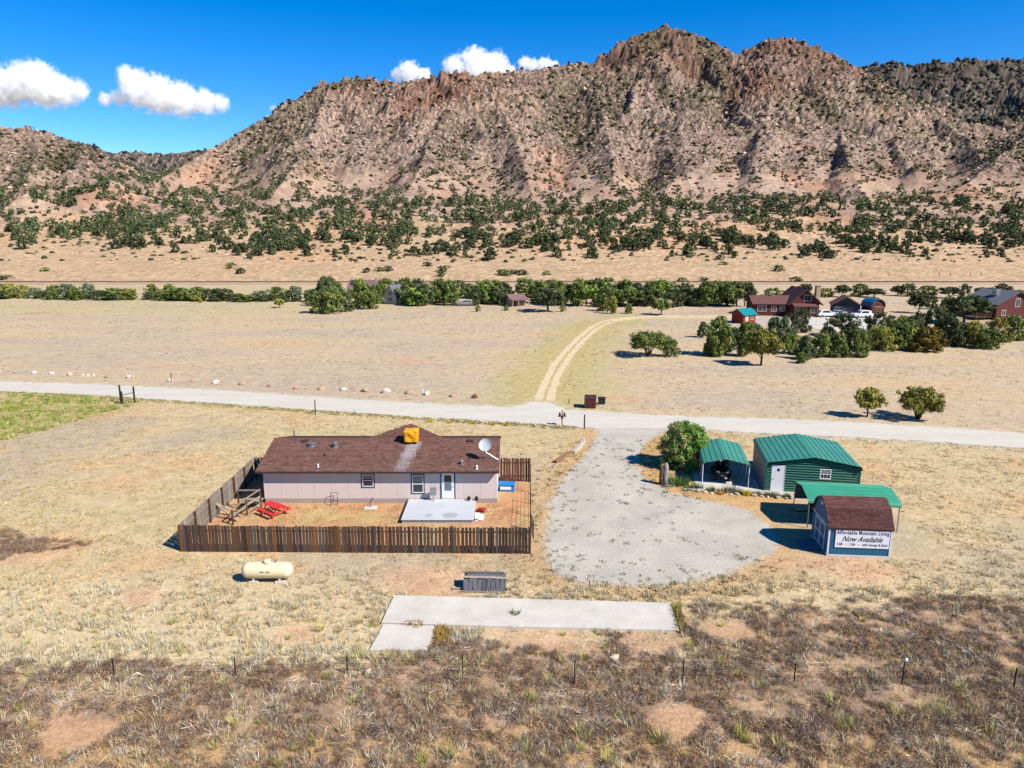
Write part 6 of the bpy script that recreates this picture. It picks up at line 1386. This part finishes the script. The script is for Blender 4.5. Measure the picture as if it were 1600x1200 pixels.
# mown stubble on the lawn
LP = [tuft(VR, 9, 0.09, 0.10, 0.028, 0.9) for _ in range(6)]
X, Y = pts(52000, 33, 84, 1.1); n1 = fbm(X / 3 + 11, Y / 3, 3); n2 = fbm(X / 14, Y / 14 + 6, 2); front = np.interp(X, [p[0] for p in ROAD_F], [p[1] for p in ROAD_F])
m = (Y > brush_line(X)) & (Y < front) & (VR.rand(len(X)) < np.clip(0.5 + 1.6 * n1 + 0.8 * n2, 0.04, 1)) & clear_of(X, Y, 0.2) & (bare(X, Y) > 0.9)
X, Y = X[m], Y[m]; scatter('lawn_stubble', 'short dry stubble of the mown grass around the house', 'grass', LP, X, Y, 0.7 + 0.9 * VR.rand(len(X)), pick([C(236, 208, 144), C(214, 186, 126), C(250, 230, 176), C(196, 184, 112), C(178, 148, 112)], len(X)), 0.2, 0.3)
# dark little tussocks over lawn and field
X, Y = pts(30000, 36, 205, 1.25); n1 = fbm(X / 8 + 3, Y / 8, 3)
m = (VR.rand(len(X)) < np.clip(0.35 + 1.2 * n1, 0.03, 1)) & clear_of(X, Y, 0.2) & (np.minimum(seg_dist(X, Y, RUT_L)[0], seg_dist(X, Y, RUT_R)[0]) > 1.2)
X, Y = X[m], Y[m]; scatter('field_tussocks', 'sparse low tussocks dotted over the dry field', 'grass', [tuft(VR, 8, 0.12, 0.16, 0.06, 1.1) for _ in range(4)], X, Y, (0.6 + 0.8 * VR.rand(len(X))) * np.interp(Y, [36, 90, 200], [0.7, 1.0, 1.5]), pick([C(160, 132, 104), C(188, 160, 122), C(140, 128, 92), C(206, 184, 146)], len(X)), 0.2, 0.2)
# weeds in the gravel and along its rim
X, Y = pts(9000, 36, 66); d = poly_sdf(X, Y, DRIVE); n1 = fbm(X / 2.2, Y / 2.2 + 9, 3); m = ((d < -0.2) & (VR.rand(len(X)) < 0.08 + 1.2 * np.clip(n1 - 0.05, 0, 1))) | ((np.abs(d) < 1.3) & (VR.rand(len(X)) < 0.45)) | ((d > 0) & (d < 3.2) & (VR.rand(len(X)) < 0.25))
for s in SLABS: m &= poly_sdf(X, Y, s) > 0.1
m &= ~((X > -21.0) & (X < 1.4) & (Y > 41.0) & (Y < 58.5)) & ~((X > 14.6) & (X < 27.5) & (Y > 40.3) & (Y < 59.5))
X, Y = X[m], Y[m]; scatter('gravel_weeds', 'small dark weeds sprouting through the gravel and along its rim', 'weeds', [tuft(VR, 12, 0.09, 0.11, 0.05, 1.0) for _ in range(4)], X, Y, 0.7 + 1.1 * VR.rand(len(X)), pick([C(104, 106, 66), C(132, 134, 78), C(140, 118, 84), C(170, 166, 84)], len(X)), 0.2, 0.3)
# scrappy grass in the yard
X = -20.5 + 21.5 * VR.rand(2600); Y = 41.5 + 7.8 * VR.rand(2600); m = ~((X > -7.8) & (X < -1.9) & (Y > 45.4)) & (fbm(X / 1.8, Y / 1.8, 3) > 0.0); X, Y = X[m], Y[m]
scatter('yard_grass', 'thin scraps of grass on the bare yard soil', 'grass', LP, X, Y, 0.5 + 0.7 * VR.rand(len(X)), pick([C(214, 176, 110), C(190, 120, 84), C(200, 180, 110)], len(X)), 0.2, 0.3)
# green weeds by the ditch, road verge and plant bed
gx, gy = [p[0] for p in GREEN_PATCH], [p[1] for p in GREEN_PATCH]; X = min(gx) + (max(gx) - min(gx)) * VR.rand(9000); Y = min(gy) + (max(gy) - min(gy)) * VR.rand(9000)
d = poly_sdf(X, Y, GREEN_PATCH); m = (d + 1.3 * fbm(X / 4, Y / 4, 3) < -0.2) & (VR.rand(len(X)) < 0.4 + 1.1 * fbm(X / 3.5, Y / 3.5 + 4, 2)) & (poly_sdf(X, Y, ROAD) > 0.5); X, Y = X[m], Y[m]
scatter('ditch_weeds', 'green weeds growing in the ditch beside the road', 'weeds', [tuft(VR, 16, 0.30, 0.18, 0.05, 0.7) for _ in range(4)], X, Y, 0.5 + 0.8 * VR.rand(len(X)), pick([C(170, 186, 84), C(146, 172, 74), C(184, 190, 96), C(230, 208, 140)], len(X)), 0.2, 0.25)
tl = VR.rand(1500); px_ = -100 + 1000 * tl; pyb = np.interp(px_, [p[0] for p in ROAD_BOT], [p[1] for p in ROAD_BOT]); q = np.array([G2(a, b + 0.8 + 4.5 * VR.rand() ** 1.5) for a, b in zip(px_, pyb)])
scatter('verge_weeds', 'greenish weeds along the near verge of the gravel road', 'weeds', [tuft(VR, 12, 0.20, 0.16, 0.05, 0.8) for _ in range(4)], q[:, 0], q[:, 1], 0.4 + 0.8 * VR.rand(len(q)), pick([C(176, 174, 98), C(206, 186, 116), C(150, 144, 86), C(220, 198, 138)], len(q)), 0.2, 0.25)
M_plant = M_grass
def plant(px, py, n, h, sp, col, label, group=None, name='garden_plant', w=0.05, dy=0):
    q = G(px, py); t = tuft(VR, n, h, sp, w, 0.55); c = np.array(col) * (0.8 + 0.4 * VR.rand(n, 1)); o = thing(name, (q.x, q.y + dy, 0), 0, label, 'plant', group)
    link(bpy.data.objects.new('foliage', mesh_np('foliage', t.reshape(-1, 3), np.arange(3 * n).reshape(-1, 3), M_grass, np.repeat(c, 3, 0))), o)
    MB().lathe([(sp * 0.5, -0.03), (sp * 0.3, 0.04), (0.02, h * 0.3)], 7).build('crown_base', M_bark, o)
for i, (px, py, h, sp) in enumerate(((1056, 758, 0.75, 0.5), (1066, 757, 0.7, 0.45), (1046, 752, 0.5, 0.35), (1080, 764, 0.6, 0.5), (1092, 764, 0.4, 0.35), (1110, 767, 0.4, 0.3))):
    plant(px, py, 130, h, sp, C(112, 150, 70), 'bushy green plant in the bed below the leafy bush', 'green plants below the bush')
for i, (px, py, h, sp) in enumerate(((1128, 769, 0.45, 0.35), (1140, 768, 0.5, 0.4), (1150, 769, 0.55, 0.4), (1160, 771, 0.4, 0.3), (1183, 773, 0.4, 0.3), (1202, 775, 0.45, 0.3), (1212, 776, 0.4, 0.25), (1229, 777, 0.4, 0.25))):
    plant(px, py, 90, h, sp, C(126, 138, 96), 'grey green plant in the stone bed in front of the carport', 'grey green plants by the carport')
plant(1168, 773, 110, 0.42, 0.32, C(236, 204, 40, 1.6), 'clump of bright yellow flowers in the stone bed before the carport', name='flower_clump')
plant(1126, 772, 90, 0.3, 0.25, C(226, 160, 40, 1.6), 'small clump of orange yellow flowers in the stone bed before the carport', name='flower_clump')
for px in (673, 738, 770, 790, 1 + 701): plant(px, 659 + (px - 673) * 0.05, 60, 0.35, 0.3, C(226, 206, 60), 'yellow flowering clump on the near road verge', 'yellow clumps on the road verge', name='flower_clump')
plant(806, 962, 60, 0.45, 0.16, C(120, 140, 70), 'green weed growing through a crack in the long concrete slab', name='slab_weed', w=0.04, dy=0.0)
plant(652, 978.5, 150, 0.28, 0.3, C(206, 160, 80), 'orange brown dry grass in the joint between the two slabs', name='joint_grass'); plant(637, 977.5, 120, 0.24, 0.22, C(200, 156, 84), 'dry grass beside the orange tuft in the slab joint', name='joint_grass')
for i in range(8): plant(690 + 2.5 * math.sin(i * 2), 985 + i * 3.6, 80, 0.35, 0.3, C(206, 170, 90), 'golden dry grass along the side of the small concrete pad', 'golden grass by the small pad', name='pad_grass')
for i in range(6): plant(1056 + i * 1.6, 950 + i * 7, 60, 0.4, 0.25, C(176, 160, 84), 'tall dry grass at the end of the long slab', 'grass at the slab end', name='pad_grass')
# ================================================================== CLOUDS (far beyond the mountains)
def cloud(blobs, yd, label, wisps=0.9, dens=0.06):
    pos = [(PY(px, py, yd), r * yd / FPX * 1.0) for px, py, r in blobs]; c = sum((p for p, _ in pos), Vector()) / len(pos)
    mb_ = bmesh.new()
    for p, r in pos: bmesh.ops.create_icosphere(mb_, subdivisions=2, radius=r * 1.45, matrix=Matrix.Translation(p - c))
    me = bpy.data.meshes.new('tmp'); mb_.to_mesh(me); mb_.free(); t = bpy.data.objects.new('tmp', me); COL.objects.link(t)
    md = t.modifiers.new('r', 'REMESH'); md.mode = 'VOXEL'; md.voxel_size = 6.0
    dg = bpy.context.evaluated_depsgraph_get(); dg.update(); hull = bpy.data.meshes.new_from_object(t.evaluated_get(dg)); bpy.data.objects.remove(t)
    m = bpy.data.materials.new('cloud_vapour'); m.use_nodes = True; N, L = m.node_tree.nodes, m.node_tree.links; N.clear()
    out = N.new('ShaderNodeOutputMaterial'); vol = N.new('ShaderNodeVolumePrincipled'); vol.inputs['Color'].default_value = (0.995, 0.995, 1, 1); vol.inputs['Anisotropy'].default_value = 0.2
    L.new(vol.outputs[0], out.inputs['Volume']); tc = N.new('ShaderNodeTexCoord'); best = None
    nzw = N.new('ShaderNodeTexNoise'); nzw.inputs['Scale'].default_value = 0.012; nzw.inputs['Detail'].default_value = 2; L.new(tc.outputs['Object'], nzw.inputs['Vector'])
    for p, r in pos:
        d = N.new('ShaderNodeVectorMath'); d.operation = 'DISTANCE'; L.new(tc.outputs['Object'], d.inputs[0]); d.inputs[1].default_value = p - c
        s = N.new('ShaderNodeMath'); s.operation = 'MULTIPLY_ADD'; L.new(d.outputs['Value'], s.inputs[0]); s.inputs[1].default_value = -1.0 / r; s.inputs[2].default_value = 1.0
        if best is None: best = s.outputs[0]
        else:
            x = N.new('ShaderNodeMath'); x.operation = 'SMOOTH_MAX'; x.inputs[2].default_value = 0.12; L.new(best, x.inputs[0]); L.new(s.outputs[0], x.inputs[1]); best = x.outputs[0]
    nz = N.new('ShaderNodeTexNoise'); nz.inputs['Scale'].default_value = 0.05; nz.inputs['Detail'].default_value = 6; nz.inputs['Roughness'].default_value = 0.62; L.new(tc.outputs['Object'], nz.inputs['Vector'])
    a = N.new('ShaderNodeMath'); a.operation = 'MULTIPLY_ADD'; L.new(nz.outputs[0], a.inputs[0]); a.inputs[1].default_value = wisps * 2.2; L.new(best, a.inputs[2])
    mr = N.new('ShaderNodeMapRange'); mr.inputs[1].default_value = 0.02 + wisps * 1.1; mr.inputs[2].default_value = 0.42 + wisps * 1.1; mr.inputs[3].default_value = 0; mr.inputs[4].default_value = dens; L.new(a.outputs[0], mr.inputs[0])
    L.new(mr.outputs[0], vol.inputs['Density']); hull.materials.clear(); hull.materials.append(m)
    o = link(bpy.data.objects.new('cloud', hull), None, c); return tagit(o, label, 'cloud')
CY = 2600.0
cloud([(-34, 140, 30), (5, 138, 30), (38, 130, 30), (58, 118, 24), (70, 138, 30), (98, 142, 24), (122, 141, 16)], CY, 'broad white cumulus cloud at the edge of the sky over the hills')
cloud([(197, 116, 14), (206, 126, 20), (218, 141, 28), (248, 148, 30), (285, 156, 26), (320, 160, 20), (345, 161, 14), (186, 153, 13), (166, 155, 11)], CY, 'long white cloud sloping down towards the valley gap')
cloud([(712, 108, 20), (742, 100, 24), (772, 104, 22), (795, 112, 13), (750, 115, 26)], CY + 300, 'white puffy cloud peeking above the mountain ridge')
cloud([(640, 114, 18), (622, 117, 11), (662, 118, 13)], CY + 300, 'small white cloud beside the puffy one above the ridge')
cloud([(820, 99, 11), (834, 104, 12), (850, 103, 14), (866, 104, 9)], CY + 300, 'thin scrap of cloud just above the ridge line', 0.9)
cloud([(428, 170, 8), (445, 167, 8)], CY + 300, 'faint wisp of cloud against the shoulder of the mountain', 0.6, 0.02)

print('triangles', sum(sum(len(p.vertices) - 2 for p in me.polygons) if len(me.polygons) < 3000 else len(me.polygons) * (len(me.polygons[0].vertices) - 2) for me in bpy.data.meshes if me.users))
